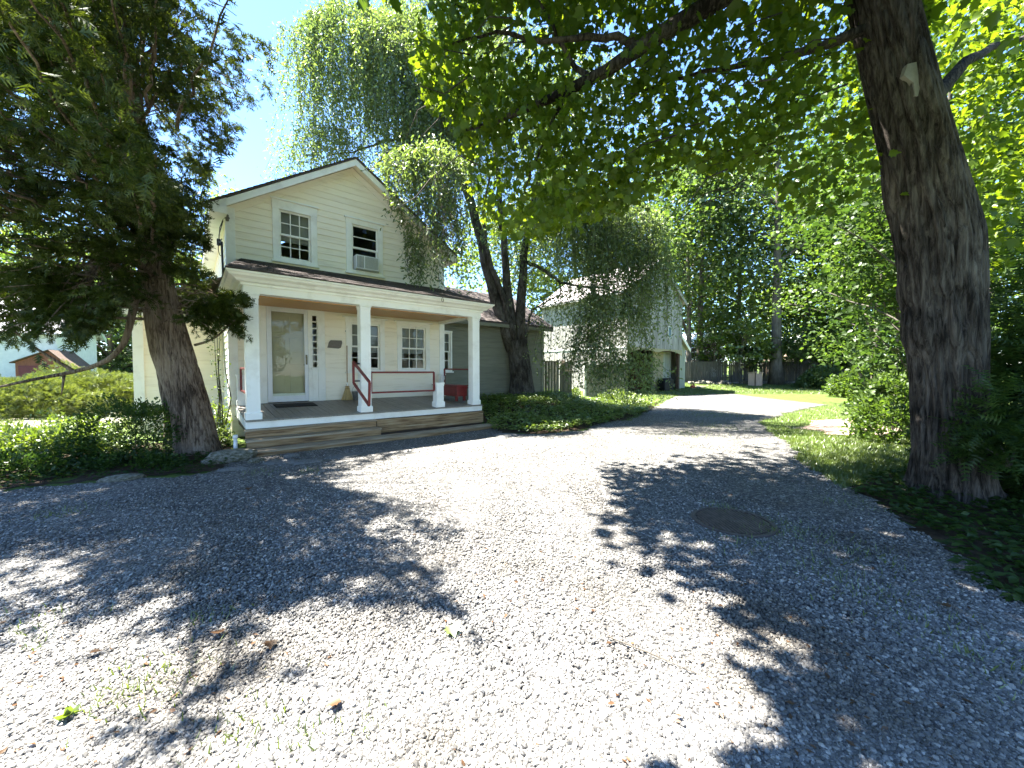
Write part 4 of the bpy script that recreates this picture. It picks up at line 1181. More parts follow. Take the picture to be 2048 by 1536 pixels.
# fallen leaves and twigs on the gravel
_fl = leaf_mesh('fallen_leaf', MAPLE, [(0, -.45, .12)], [(0, 1, 0)], [(0, 0, 1)], [1.0])
def fallen(px, py, s, mat, lab, group=None, rz=None):
    q = gp(px, py); me = _fl.copy(); me.materials.clear()
    o = link('fallen_leaf', me, mat, None, (q[0], q[1], .038), (RNG.uniform(-.2, .2), RNG.uniform(-.2, .2), RNG.uniform(0, 6) if rz is None else rz), (s, s, s))
    tag(o, lab, 'leaf', group)
fallen(906, 1278, .085, LF_wood3, 'fresh green maple leaf lying on the sunny gravel')
q = gp(138, 1448); sp_ = empty('weed_sprig', (q[0], q[1], .02), 0, 'bright green weed sprig growing in the near gravel', 'weed')
p_ = np.array([[0, 0, .01]] * 9); link('leaves', leaf_mesh('leaves', OVAL, p_, rdir(9, .9), rdir(9, .5), RNG.uniform(.03, .055, 9)), LF_wood3, sp_)
MB().tube([(0, 0, -.01), (.004, 0, .03)], .002, 5).build('stem', LF_wood3, sp_)
for (px, py) in [(440, 1280), (540, 1305), (195, 1320), (668, 1425), (1890, 1225), (1960, 1260), (905, 905), (1700, 1075), (500, 985)]:
    fallen(px + RNG.uniform(-5, 5), py, RNG.uniform(.045, .075), LF_brown, 'curled brown dead leaf on the gravel', 'dead leaves on the gravel')
for i, (a, b, lab) in enumerate([((1430, 1145), (1485, 1130), 'thin dark twig on the shaded gravel left of the iron cover'), ((1870, 1215), (1925, 1235), 'forked brown twig near the right edge of the gravel'),
                                 ((1215, 1285), (1410, 1370), 'long thin twig lying across the sunlit gravel'), ((1560, 1010), (1572, 1018), 'short pale stick beyond the iron cover')]):
    p, q = gp(*a), gp(*b); mid = ((p[0] + q[0]) / 2 + .02, (p[1] + q[1]) / 2 - .015)
    o = MB().tube([(*p, .036), (*mid, .040), (*q, .036)], [.005, .004, .002], 5).build('twig', BK_wood); tag(o, lab, 'twig')
# ------------------------------------------------------------------ trees
SX, SY = -TO_SUN.x / TO_SUN.z, -TO_SUN.y / TO_SUN.z          # shadow drift on the ground per metre of height


def flat(px, py):
    d = ray(px, py); t = -CAMH / d[2]; return (d[0] * t, d[1] * t)


SUNLIT = [flat(*q) for q in [(700, 935), (830, 905), (960, 893), (1120, 890), (1250, 903), (1165, 935), (1195, 985), (1225, 1012), (1115, 1040), (1140, 1100),
          (1175, 1140), (1340, 1185), (1420, 1240), (1500, 1290), (1440, 1345), (1490, 1400), (1350, 1440), (1330, 1560), (1300, 2400), (-2400, 2400), (-900, 1400),
          (-100, 1345), (150, 1325), (480, 1268), (700, 1222), (860, 1185), (1000, 1150), (955, 1075), (900, 1050), (740, 1000), (640, 972)]]


EXTRA = [[flat(*q) for q in [(760, 1165), (880, 1150), (1010, 1140), (1000, 1200), (985, 1300), (930, 1310), (900, 1230), (780, 1230)]],
         [flat(*q) for q in [(470, 1330), (600, 1290), (640, 1330), (520, 1420), (400, 1480), (240, 1530), (280, 1470), (400, 1390)]]]


def sunlit(x, y):
    r = inside(SUNLIT, x, y)
    for e in EXTRA: r &= ~inside(e, x, y)
    return r


def shadow_in_sun(P, jit=.06):
    P = np.asarray(P); s = P[:, 2:3] * np.array([[SX, SY]])
    x = P[:, 0] + s[:, 0] + RNG.normal(0, jit, len(P)); y = P[:, 1] + s[:, 1] + RNG.normal(0, jit, len(P))
    return sunlit(x, y)


def bark_tube(name, pts, rads, mat, parent, nseg=96, rows=160, furrow=.02, freq=26, twist=.5, flare=.0, lobes=5, seed=0, knots=()):
    """a trunk swept along pts with real furrows and root flare"""
    pts = np.array(pts, float); t = np.linspace(0, 1, len(pts)); T = np.linspace(0, 1, rows)
    C = np.stack([np.interp(T, t, pts[:, k]) for k in range(3)], 1)
    for _ in range(6): C[1:-1] = (C[:-2] + 2 * C[1:-1] + C[2:]) / 4
    rr = np.interp(T, t, rads)
    d = norm(np.gradient(C, axis=0)); x = norm(np.cross(d, np.array([[.1, 1.0, .05]]))); y = np.cross(d, x)
    a = np.linspace(0, 2 * np.pi, nseg, endpoint=False)
    A, Tt = np.meshgrid(a, T); L = np.linalg.norm(np.diff(C, axis=0), axis=1).sum(); Z = Tt * L
    ca, sa = np.cos(A + twist * Tt), np.sin(A + twist * Tt)
    p3 = np.stack([ca.ravel() * freq / 6.28, sa.ravel() * freq / 6.28, Z.ravel() * .9], 1)
    warp = vnoise(np.stack([ca.ravel() * 2, sa.ravel() * 2, Z.ravel() * 2.2], 1), seed + 9) * .9
    n1 = vnoise(p3 * [1, 1, .55] + warp[:, None] * .7, seed); n2 = vnoise(p3 * [2.1, 2.1, 1.1] + 5.2 + warp[:, None], seed + 1)
    rid = -np.exp(-(n1 / .16) ** 2) * 1.0 + .25 * n1; rid2 = -np.exp(-(n2 / .2) ** 2) * .5
    lump = vnoise(np.stack([ca.ravel() * 1.3, sa.ravel() * 1.3, Z.ravel() * .7], 1), seed + 2)
    rad = np.repeat(rr, nseg) * (1 + .07 * lump) + furrow * (rid + rid2) * np.repeat(np.clip(rr / max(rads), .3, 1), nseg)
    if flare:
        f = np.exp(-Z.ravel() / .42)
        lob = .55 + .6 * np.maximum(0, np.cos(A.ravel() * lobes + 1.3 * np.sin(A.ravel()) + seed)) + .25 * vnoise(p3 * .35, seed + 4)
        rad = rad + flare * f * lob
    for (kz, ka, ks, kh) in knots:
        da = np.angle(np.exp(1j * (A.ravel() - ka))); g_ = np.exp(-((da * np.repeat(rr, nseg)) ** 2 + (Z.ravel() - kz) ** 2) / ks ** 2)
        rad = rad + kh * g_
    V = np.repeat(C, nseg, 0) + rad[:, None] * (np.cos(A).ravel()[:, None] * np.repeat(x, nseg, 0) + np.sin(A).ravel()[:, None] * np.repeat(y, nseg, 0))
    i, j = np.meshgrid(np.arange(nseg), np.arange(rows - 1)); i = i.ravel(); j = j.ravel()
    F = np.stack([j * nseg + i, j * nseg + (i + 1) % nseg, (j + 1) * nseg + (i + 1) % nseg, (j + 1) * nseg + i], 1)
    me = npmesh(name, V, F.ravel(), np.full(len(F), 4), True)
    return link(name, me, mat, parent)


def curve(pts, n=12, wob=0.0):
    pts = np.array(pts, float); t = np.linspace(0, 1, len(pts)); T = np.linspace(0, 1, n)
    C = np.stack([np.interp(T, t, pts[:, k]) for k in range(3)], 1)
    for _ in range(2): C[1:-1] = (C[:-2] + 2 * C[1:-1] + C[2:]) / 4
    if wob: C[1:-1] += RNG.normal(0, wob, (n - 2, 3))
    return C


def limb(mb, pts, r0, r1, n=12, wob=0.0, seg=8):
    C = curve(pts, n, wob); mb.tube([tuple(q) for q in C], list(np.linspace(r0, r1, n)), seg); return C


# ---- the big maple on the right
maple = empty('maple_tree', (5.30, 4.58, 0), 0, 'huge leaning maple with furrowed bark and overhanging branches', 'tree')
def mloc(px, py, d): q = at(px, py, d); return np.array([q[0] - 5.30, q[1] - 4.58, q[2]])
mpts = [mloc(1905, 1000, 4.58), mloc(1903, 900, 4.58), mloc(1896, 760, 4.58), mloc(1888, 620, 4.60), mloc(1875, 480, 4.62), mloc(1836, 300, 4.65), mloc(1790, 120, 4.68), mloc(1752, -40, 4.7), mloc(1700, -300, 4.75), mloc(1660, -620, 4.8)]
mr = [.34, .325, .33, .35, .365, .325, .30, .275, .24, .15]
bark_tube('trunk', mpts, mr, BK_maple, maple, 160, 350, .050, 30, .35, .16, 6, 3, knots=[(3.55, -1.1, .22, .05), (2.9, .2, .34, .08), (5.0, -1.3, .3, .04)])
mb = MB(); limbs = []
def W(px, py, d): return mloc(px, py, d)
top = np.array(mpts[-3])
for pts, r0, r1 in [
    ([mloc(1745, -70, 4.7), mloc(1600, -90, 4.7), mloc(1420, 0, 4.8), mloc(1290, 95, 4.9), mloc(1180, 160, 5.0), mloc(1040, 225, 5.1), mloc(930, 260, 5.2)], .16, .02),
    ([mloc(1290, 95, 4.9), mloc(1200, 60, 4.9), mloc(1100, 90, 5.0), mloc(1000, 60, 5.1), mloc(900, 90, 5.2)], .05, .012),
    ([mloc(1180, 160, 5.0), mloc(1140, 120, 5.1), mloc(1100, 40, 5.1), mloc(1040, -60, 5.2)], .04, .012),
    ([mloc(1725, 60, 4.7), mloc(1600, 110, 4.9), mloc(1500, 125, 5.2), mloc(1380, 150, 5.4), mloc(1290, 180, 5.6)], .06, .014),
    ([mloc(1180, 160, 5.0), mloc(1120, 200, 5.0), mloc(1080, 300, 5.1), mloc(1050, 380, 5.2)], .03, .008),
    ([mloc(1700, -300, 4.75), mloc(1500, -420, 4.2), mloc(1300, -500, 3.8), mloc(1000, -560, 3.6)], .20, .03),
    ([mloc(1690, -250, 4.75), mloc(1650, -500, 3.9), mloc(1500, -1100, 2.8), (-3.5, -2.6, 7.0)], .20, .03),
    ([mloc(1700, -300, 4.75), (.6, .8, 8.2), (1.5, 2.2, 9.2)], .20, .03),
    ([mloc(1720, -200, 4.72), (.8, -1.2, 7.6), (1.2, -3.2, 8.0)], .18, .03),
    ([mloc(1830, 250, 4.65), mloc(1930, 120, 5.0), mloc(2080, 60, 5.4)], .10, .02),
]:
    limb(mb, pts, r0, r1, 14, .012)
for _ in range(60):
    px, py = RNG.uniform(860, 1700), RNG.uniform(20, 380); d = RNG.uniform(4.2, 6.2)
    a = mloc(px, py, d); mb.tube([tuple(a), tuple(a + np.array([-.25, .05, -.06]) + RNG.normal(0, .08, 3)), tuple(a + np.array([-.5, .1, -.22]) + RNG.normal(0, .12, 3))], [.010, .007, .003], 5)
mb.build('limbs', BK_maple, maple, smooth=True)
MB().prism([tuple(mloc(1808, 150, 4.40)), tuple(mloc(1815, 128, 4.40)), tuple(mloc(1832, 124, 4.40)), tuple(mloc(1850, 120, 4.42)), tuple(mloc(1856, 150, 4.42)), tuple(mloc(1842, 168, 4.41)), tuple(mloc(1836, 192, 4.40)), tuple(mloc(1830, 192, 4.40)), tuple(mloc(1828, 166, 4.40))], (0, .05, 0)).build('bare_scar', pm('bare_wood', [(.3, (.20, .18, .15)), (.7, (.30, .275, .24))], 8, rough=.8), maple)

MOUT = [(812, 90), (835, 30), (850, -30), (1840, -30), (1800, 120), (1760, 250), (1735, 330), (1690, 420), (1640, 440), (1560, 400), (1500, 330), (1430, 350), (1370, 330), (1310, 400), (1240, 420), (1150, 450), (1080, 470), (1010, 485), (965, 450), (945, 370), (925, 300), (900, 250), (850, 200)]


def clusters(C, per, rad, droop, size, smin=.7, flatn=.9, nj=.55):
    """leaves around cluster centres"""
    n = len(C) * per
    P = np.repeat(C, per, 0) + RNG.normal(0, 1, (n, 3)) * np.array(rad)
    ax = rdir(n); ax[:, 2] = ax[:, 2] * .5 - droop
    nr = RNG.normal(0, nj, (n, 3)); nr[:, 2] += flatn
    return P, ax, nr, size * RNG.uniform(smin, 1.25, n)


def sample_px(poly, n, d0, d1, ok):
    out = []; tot = 0
    xs = [q[0] for q in poly]; ys = [q[1] for q in poly]
    for _ in range(60):
        x = RNG.uniform(min(xs), max(xs), 4000); y = RNG.uniform(min(ys), max(ys), 4000); d = RNG.uniform(d0, d1, 4000)
        k = inside(poly, x, y); x, y, d = x[k], y[k], d[k]
        P = np.stack([(x - 1024) / FPX, np.full(len(x), 1.0), np.zeros(len(x))], 1)
        b = (768 - y) / FPX
        dy = CP + b * SP; P = np.stack([(x - 1024) / FPX / dy * d, d, CAMH + (-SP + b * CP) / dy * d], 1)
        P = P[ok(P)]; out.append(P); tot += len(P)
        if tot >= n: break
    return np.concatenate(out)[:n]


hole = lambda P, f, s, th: vnoise(P * f, s) + .5 * vnoise(P * f * 2.3, s + 1) > th
C1 = sample_px(MOUT, 900, 4.5, 7.2, lambda P: ~shadow_in_sun(P, .03) & hole(P, 1.25, 31, .0))
# the part of the crown above the picture: whatever shades the right side of the drive
gx = RNG.uniform(.2, 8.5, 40000); gy = RNG.uniform(.3, 8.6, 40000); zz = RNG.uniform(4.2, 11.5, 40000)
P2 = np.stack([gx - SX * zz, gy - SY * zz, zz], 1)
px, py, dd = project(P2)
ok = ~inside(SUNLIT, gx, gy) & ~inside(SUNLIT, gx - .55, gy) & ~inside(SUNLIT, gx - .3, gy + .3) & ((py < -20) | (dd < .3)) & (np.hypot(P2[:, 0] - 3.2, P2[:, 1] - 4.0) < 6.3) & (dd > -3) & hole(P2, .9, 12, -.22)
C2 = P2[ok][:2700]
C3 = sample_px([(1845, -30), (2110, -30), (2110, 620), (1990, 560), (1960, 420), (1900, 250)], 300, 5.2, 8.5, lambda P: hole(P, .9, 5, -.2))
PP = [clusters(C1, 13, (.19, .19, .14), .6, .105, .5, .5, .8), clusters(C2, 8, (.30, .30, .18), .4, .17, .6, .7, .6), clusters(C3, 11, (.25, .25, .18), .5, .12, .5, .5, .8)]
P, ax, nr, sz = [np.concatenate([q[k] for q in PP]) for k in range(4)]
k = ~shadow_in_sun(P, .05); P, ax, nr, sz = P[k], ax[k], nr[k], sz[k]
px, py, dd = project(P)
k = ~((py > -60) & (dd < 4.3) & (px > -100) & (px < 2150)) & ((dd < 1.0) | (py < 0) | (px > 1720) | inside(MOUT, px + RNG.normal(0, 8, len(px)), py + RNG.normal(0, 8, len(px))))
P, ax, nr, sz = P[k], ax[k], nr[k], sz[k]
link('crown', leaf_mesh('crown', MAPLE, P - np.array([[5.30, 4.58, 0]]), ax, nr, sz), LF_maple, maple)

# ---- the leaning cedar on the left
CX, CY = -5.70, 7.0
cedar = empty('cedar_tree', (CX, CY, 0), 0, 'dark leaning cedar with shaggy bark and drooping boughs', 'tree')
def cl(px, py, d): q = at(px, py, d); return np.array([q[0] - CX, q[1] - CY, q[2]])
cpts = [cl(402, 918, 7.0), cl(380, 810, 7.0), cl(345, 700, 6.95), cl(318, 590, 6.9), cl(298, 470, 6.9), cl(275, 300, 6.9), cl(250, 100, 6.9), cl(235, -60, 6.9), cl(215, -260, 6.9)]
cr = [.31, .30, .295, .24, .20, .17, .14, .11, .07]
bark_tube('trunk', cpts, cr, BK_cedar, cedar, 110, 260, .026, 34, .6, .10, 4, 8, knots=[(2.15, -1.2, .09, .05), (1.4, -1.6, .05, -.05), (1.0, -1.7, .05, -.04)])
bark_tube('second_stem', [cl(352, 905, 7.5), cl(350, 830, 7.5), cl(335, 760, 7.5), cl(310, 640, 7.5), cl(300, 560, 7.4)], [.17, .16, .15, .12, .06], BK_cedar, cedar, 40, 60, .014, 16, .3, .05, 3, 4)
cmb = MB()
limb(cmb, [cl(300, 540, 6.9), cl(272, 585, 6.7), cl(262, 640, 6.6), cl(250, 688, 6.55), cl(215, 724, 6.5), cl(150, 744, 6.4), cl(80, 756, 6.2), cl(-20, 778, 6.0)], .065, .018, 22)
limb(cmb, [cl(150, 744, 6.4), cl(110, 720, 6.3), cl(60, 690, 6.2), cl(20, 655, 6.1)], .03, .010, 10)
limb(cmb, [cl(128, 748, 6.35), cl(126, 775, 6.3), cl(122, 790, 6.3)], .02, .006, 5)
limb(cmb, [cl(390, 690, 6.75), cl(430, 680, 6.5), cl(452, 655, 6.4), cl(470, 640, 6.3)], .022, .008, 8)
COUT = [(-2500, -4000), (545, -4000), (548, 100), (542, 190), (512, 235), (440, 300), (425, 395), (440, 470), (415, 535), (470, 560), (515, 610), (512, 680), (465, 700), (395, 712), (375, 640), (300, 610), (262, 650), (200, 655), (140, 712), (70, 722), (0, 780), (-900, 900), (-2500, 900)]
TR = np.array(cpts); tz = TR[:, 2]
def trunk_at(z): return np.array([np.interp(z, tz, TR[:, 0]), np.interp(z, tz, TR[:, 1]), z])
S_p, S_a, S_n, S_s = [], [], [], []


def bough(p0, p1, lift, sprigs, spread, thick=.03, twig=True):
    """a bough from p0 to p1 clothed with hanging fans of sprays"""
    p0, p1 = np.array(p0, float), np.array(p1, float); mid = (p0 + p1) / 2 + np.array([0, 0, lift])
    C = curve([p0, (p0 + mid) / 2 + [0, 0, lift * .3], mid, (mid + p1) / 2, p1], 10, .02)
    _w = project((p1 + (p1 - p0) * .15 + [CX, CY, 0])[None]); twig = twig and (_w[1][0] < -60 or inside(COUT, _w[0] + 25, _w[1])[0])
    if twig: cmb.tube([tuple(q) for q in C], list(np.linspace(thick, .006, 10)), 5)
    d = norm(p1 - p0)
    for _ in range(sprigs):
        t = RNG.uniform(.22, 1.0) ** .8; k = t * 9; i = int(min(k, 8)); q = C[i] + (C[i + 1] - C[i]) * (k - i)
        s = norm(d * RNG.uniform(.2, 1) + RNG.normal(0, .6, 3) * [1, 1, .35]) * spread * RNG.uniform(.3, 1) * (1.1 - .4 * t)
        m_ = 11; f = np.linspace(.12, 1, m_)[:, None]
        pos = q + s * f + np.array([0, 0, -1]) * f ** 2 * spread * .28 + RNG.normal(0, .022, (m_, 3))
        S_p.append(pos); a_ = np.tile(norm(s), (m_, 1)) + RNG.normal(0, .40, (m_, 3)); a_[:, 2] -= .35
        S_a.append(a_); nn = RNG.normal(0, .7, (m_, 3)); nn[:, 2] += .25; S_n.append(nn)
        S_s.append(RNG.uniform(.075, .155, m_))


for i in range(190):
    z = RNG.uniform(2.3, 9.6); p0 = trunk_at(min(z, 8.3)) + [0, 0, max(0, z - 8.3)]
    a = RNG.uniform(0, 6.283); L_ = RNG.uniform(1.4, 3.3) * (1.05 - .35 * max(0, z - 5) / 5)
    if math.cos(a) > .2 and z < 4.2: L_ *= .5
    p1 = p0 + np.array([math.cos(a) * L_, math.sin(a) * L_, RNG.uniform(-.5, .35)])
    bough(p0, p1, RNG.uniform(-.05, .3), 22, .50)
# long boughs reaching over the drive: they carry the shade seen on the gravel
tg = RNG.uniform([-7.5, 1.4], [-.3, 6.2], (900, 2)); tg = np.concatenate([RNG.uniform([-2.6, 1.2], [0, 2.7], (700, 2)), tg])[:]; tg = tg[~sunlit(tg[:, 0], tg[:, 1])]; tg = np.concatenate([tg[:26], tg[-600:]])
nb = 0
for (x, y) in tg:
    z = RNG.uniform(3.0, 7.5); p1 = np.array([x - SX * z - CX, y - SY * z - CY, z]); w = p1 + [CX, CY, 0]
    px, py, dd = project(w[None])
    if dd[0] < .8 or (not inside(COUT, px, py)[0]): continue
    p0 = trunk_at(min(8.0, z + RNG.uniform(-.3, .8))); p0 = p1 + (p0 - p1) * min(1, 2.4 / np.linalg.norm(p0 - p1))
    bough(p0, p1, RNG.uniform(0, .25), 20, .50, .02); nb += 1
    if nb > 260: break
# dense near lobe in front of the porch corner, and the low left boughs
for i in range(34):
    a = RNG.uniform(-1.6, .8)
    p0 = cl(375, 620, 6.75) + RNG.normal(0, .12, 3); p1 = cl(RNG.uniform(405, 490), RNG.uniform(580, 668), RNG.uniform(6.1, 6.8))
    bough(p0, p1, .08, 26, .26, .012)
for i in range(62):
    p1 = cl(RNG.uniform(-60, 230), RNG.uniform(540, 680), RNG.uniform(5.2, 7.2)); p0 = cl(RNG.uniform(180, 300), RNG.uniform(480, 590), 6.6)
    bough(p0, p0 + (p1 - p0) * 1.0, .1, 20, .42, .014)
# bare grey twigs inside the crown
for i in range(60):
    z = RNG.uniform(2.4, 8); p0 = trunk_at(z); a = RNG.uniform(2.6, 6.8); L_ = RNG.uniform(.6, 1.6)
    p1 = p0 + np.array([math.cos(a) * L_, math.sin(a) * L_, RNG.uniform(-.3, .5)])
    _w = project((p1 + [CX, CY, 0])[None])
    if not inside(COUT, _w[0] + 60, _w[1])[0]: continue
    cmb.tube([tuple(q) for q in curve([p0, (p0 + p1) / 2 + RNG.normal(0, .15, 3), p1], 7)], list(np.linspace(.012, .003, 7)), 4)
cmb.build('limbs', BK_cedar, cedar, smooth=True)
P = np.concatenate(S_p); A_ = np.concatenate(S_a); N_ = np.concatenate(S_n); Z_ = np.concatenate(S_s)
Wp = P + [CX, CY, 0]; px, py, dd = project(Wp)
k = ~shadow_in_sun(Wp, .10) & (dd > .5) & (inside(COUT, px + RNG.normal(0, 9, len(px)), py + RNG.normal(0, 9, len(px))) | (py < 0) & (px < 548)) & (hole(Wp, 1.5, 77, -.40))
hu, hv = uv_of(Wp[:, 0], Wp[:, 1]); k &= ~((hu > -.45) & (hv > .2) & (Wp[:, 2] < 5.6))
link('crown', leaf_mesh('crown', SPRAY, P[k], A_[k], N_[k], Z_[k]), LF_cedar, cedar)
print('cedar sprays', k.sum())

# ---- the weeping cherry
WX, WY, WZ = .40, 14.5, .45
cherry = empty('weeping_cherry', (WX, WY, WZ), 0, 'weeping cherry with several dark stems and curtains of hanging twigs', 'tree')
def wl(px, py, d): q = at(px, py, d); return np.array([q[0] - WX, q[1] - WY, q[2] - WZ])
bark_tube('trunk', [wl(1043, 790, 14.5), wl(1042, 750, 14.5), wl(1038, 715, 14.5), wl(1033, 682, 14.5)], [.44, .40, .39, .40], BK_cherry, cherry, 90, 90, .022, 26, .3, .12, 5, 2)
wmb = MB()
LB = [([(1026, 700, 14.45), (1000, 630, 14.4), (980, 560, 14.3), (962, 470, 14.2), (935, 380, 14.1), (905, 310, 13.8), (865, 235, 13.5), (800, 130, 13.3), (700, 60, 13.2)], .26, .03),
      ([(1030, 690, 14.5), (1018, 600, 14.5), (1010, 520, 14.5), (1000, 400, 14.6), (985, 240, 14.8), (930, 80, 15)], .21, .03),
      ([(1042, 695, 14.5), (1042, 600, 14.5), (1048, 520, 14.4), (1056, 440, 14.3), (1090, 320, 14.2), (1150, 180, 14.2)], .22, .03),
      ([(1030, 680, 14.3), (1005, 590, 14.2), (975, 510, 14.0), (965, 430, 13.7), (985, 330, 13.4)], .13, .03),
      ([(1054, 525, 14.4), (1085, 535, 14.2), (1118, 565, 13.9), (1150, 572, 13.7), (1200, 575, 13.5), (1260, 590, 13.3)], .075, .015),
      ([(1118, 565, 13.9), (1122, 590, 13.7), (1085, 605, 13.6)], .04, .012),
      ([(1045, 705, 14.3), (1055, 660, 14.1), (1060, 620, 14.0), (1090, 605, 13.9), (1120, 590, 13.8)], .06, .012),
      ([(935, 380, 14.1), (880, 310, 13.4), (835, 285, 12.6), (780, 300, 11.8), (740, 340, 11.2)], .09, .02),
      ([(905, 310, 13.8), (850, 270, 13.6), (790, 275, 13.4), (720, 300, 13.2), (660, 310, 13.1)], .07, .015),
      ([(1056, 440, 14.3), (1120, 380, 14), (1200, 390, 13.8), (1270, 440, 13.6), (1310, 520, 13.5)], .09, .015),
      ([(1090, 320, 14.2), (1180, 300, 14.3), (1260, 360, 14.4), (1320, 450, 14.4)], .08, .015),
      ([(1260, 590, 13.3), (1235, 640, 13.2), (1215, 690, 13.1), (1240, 720, 13.0)], .03, .01)]
for pts, r0, r1 in LB: limb(wmb, [wl(*q) for q in pts], r0, r1, 18, .02, 9)
# tiers of hanging twigs: centre px, top row, half width px, depth, depth spread, length range, number
TIER = [(690, 0, 105, 13.4, 1.1, (2.0, 5.4), 190), (810, 25, 110, 13.6, 1.2, (2.0, 5.4), 210), (640, 250, 75, 12.9, .7, (.8, 1.9), 70), (575, 60, 20, 13.0, .4, (.8, 2.4), 12),
        (805, 305, 42, 10.6, .4, (.6, 2.0), 72), (858, 292, 46, 10.9, .5, (.9, 3.2), 100), (905, 318, 40, 11.6, .5, (1.0, 3.6), 76), (862, 400, 40, 10.6, .4, (.7, 2.7), 76), (842, 470, 22, 10.5, .3, (.5, 1.6), 24), (905, 140, 95, 13.6, 1.2, (1.6, 4.6), 130), (870, 220, 70, 13.0, .8, (1.0, 2.8), 95), (980, 120, 170, 16.2, 1.6, (3.0, 8.5), 180),
        (1050, 40, 130, 12.2, 1.2, (1.6, 4.4), 70), (1200, 110, 115, 11.8, 1.2, (1.6, 4.2), 55),
        (1130, 370, 120, 14.6, 1.2, (1.5, 3.8), 200), (1240, 400, 85, 13.8, 1.0, (1.5, 4.6), 200), (1300, 480, 36, 13.6, .7, (1.0, 3.2), 60),
        (1150, 570, 70, 13.5, .8, (1.0, 3.0), 60), (1225, 590, 70, 13.2, .8, (1.0, 3.2), 60), (1255, 705, 55, 12.9, .6, (.4, 1.15), 70), (1180, 660, 35, 13.0, .4, (.8, 1.8), 40), (900, -60, 150, 14.5, 1.5, (2, 5), 180)]
Lp, La, Ln, Ls = [], [], [], []


def wkeep(Wp):
    """keep twigs off the roofs, out of the rooms and clear of the front windows"""
    hu, hv = uv_of(Wp[:, 0], Wp[:, 1])
    roofz = np.where((hu > -.3) & (hu < 5.7) & (hv > .4) & (hv < 2.8), 3.32 + (hv - .45) * .32, 0)
    inh = (hu > -.3) & (hu < 5.6) & (hv > 2.4) & (hv < 9.6) & (Wp[:, 2] < 7.2 - np.abs(hu - 2.65) * .6)
    inw = (hu > 5.3) & (hu < 10.5) & (hv > 3.0) & (hv < 8.2) & (Wp[:, 2] < 4.9 - np.abs(hv - 5.7) * .6)
    k = (Wp[:, 2] > roofz + .05) & ~inh & ~inw & (Wp[:, 2] > gz(Wp[:, 0], Wp[:, 1]) + .05)
    near = (hv < 2.6) & (hu < 6)
    return k & ~(near & (hu < 3.25 + .012 * (hv - 2)) & (Wp[:, 2] < 6.6)) & ~(near & (hu < 3.75) & (Wp[:, 2] < 5.3))


for (cx, cy, hwid, dep, ds, (l0, l1), n) in TIER:
    for i in range(int(n)):
        r = math.sqrt(RNG.random()); t = RNG.uniform(0, 6.283); ox, od = r * math.cos(t), r * math.sin(t)
        p = wl(cx + ox * hwid, cy + (r ** 2) * hwid * .55 + RNG.uniform(-12, 12), dep + od * ds)
        L_ = RNG.uniform(l0, l1); out = np.array([ox, od * .6, 0]) * RNG.uniform(.15, .55)
        zmin = (.25 if cx > 930 else 4.2 if dep < 11.5 else 5.2)
        m_ = max(5, int(L_ * 17)); s = np.linspace(0, 1, m_)[:, None]
        sway = RNG.normal(0, .38, 3) * [1, 1, 0]; wv = RNG.uniform(0, 6.28)
        Q = p + out * np.minimum(1, s * 2.5) + np.array([0, 0, .22]) * np.sin(np.minimum(1, s * 3) * 3.14) * .6 - np.array([0, 0, L_]) * s ** 1.25 + sway * s ** 2 + .06 * L_ ** .5 * np.sin(s * RNG.uniform(4, 11) + wv) * norm(RNG.normal(0, 1, (1, 3)) * [1, 1, 0]) + RNG.normal(0, .012, (m_, 3))
        if dep < 11.5: zmin = 0
        Q = Q[Q[:, 2] > zmin - WZ]
        Q = Q[wkeep(Q + [WX, WY, WZ])]
        if len(Q) < 4 or np.abs(np.diff(Q[:, 2])).max() > .6: continue
        wmb.tube([tuple(q) for q in Q[::9]] if len(Q) > 18 else [tuple(Q[0]), tuple(Q[-1])], .0045, 3, False)
        for sgn in (.03, .11, .19):
            if sgn > .1: Q = Q[RNG.random(len(Q)) < .56]
            m_ = len(Q); Lp.append(Q + RNG.normal(0, sgn, (m_, 3)))
            a_ = RNG.normal(0, .7, (m_, 3)); a_[:, 2] = -.65 + RNG.normal(0, .25, m_); La.append(a_)
            nn = RNG.normal(0, .8, (m_, 3)); nn[:, 2] += .2; Ln.append(nn); Ls.append(RNG.uniform(.090, .155, m_))
wmb.build('limbs', BK_cherry, cherry, smooth=True)
P = np.concatenate(Lp); A_ = np.concatenate(La); N_ = np.concatenate(Ln); Z_ = np.concatenate(Ls)
Wp = P + [WX, WY, WZ]
k = wkeep(Wp) & ~shadow_in_sun(Wp, .15)
sx_, sy_ = Wp[:, 0] + SX * Wp[:, 2], Wp[:, 1] + SY * Wp[:, 2]
k &= ~(inside(BED, sx_, sy_) & (vnoise(np.stack([sx_ * 1.5, sy_ * 1.5, sx_ * 0], 1), 41) > .30) & (Wp[:, 2] < 9.5))
link('crown', leaf_mesh('crown', LANCE, P[k], A_[k], N_[k], Z_[k], 1.05), LF_cherry, cherry)
print('cherry leaves', k.sum())


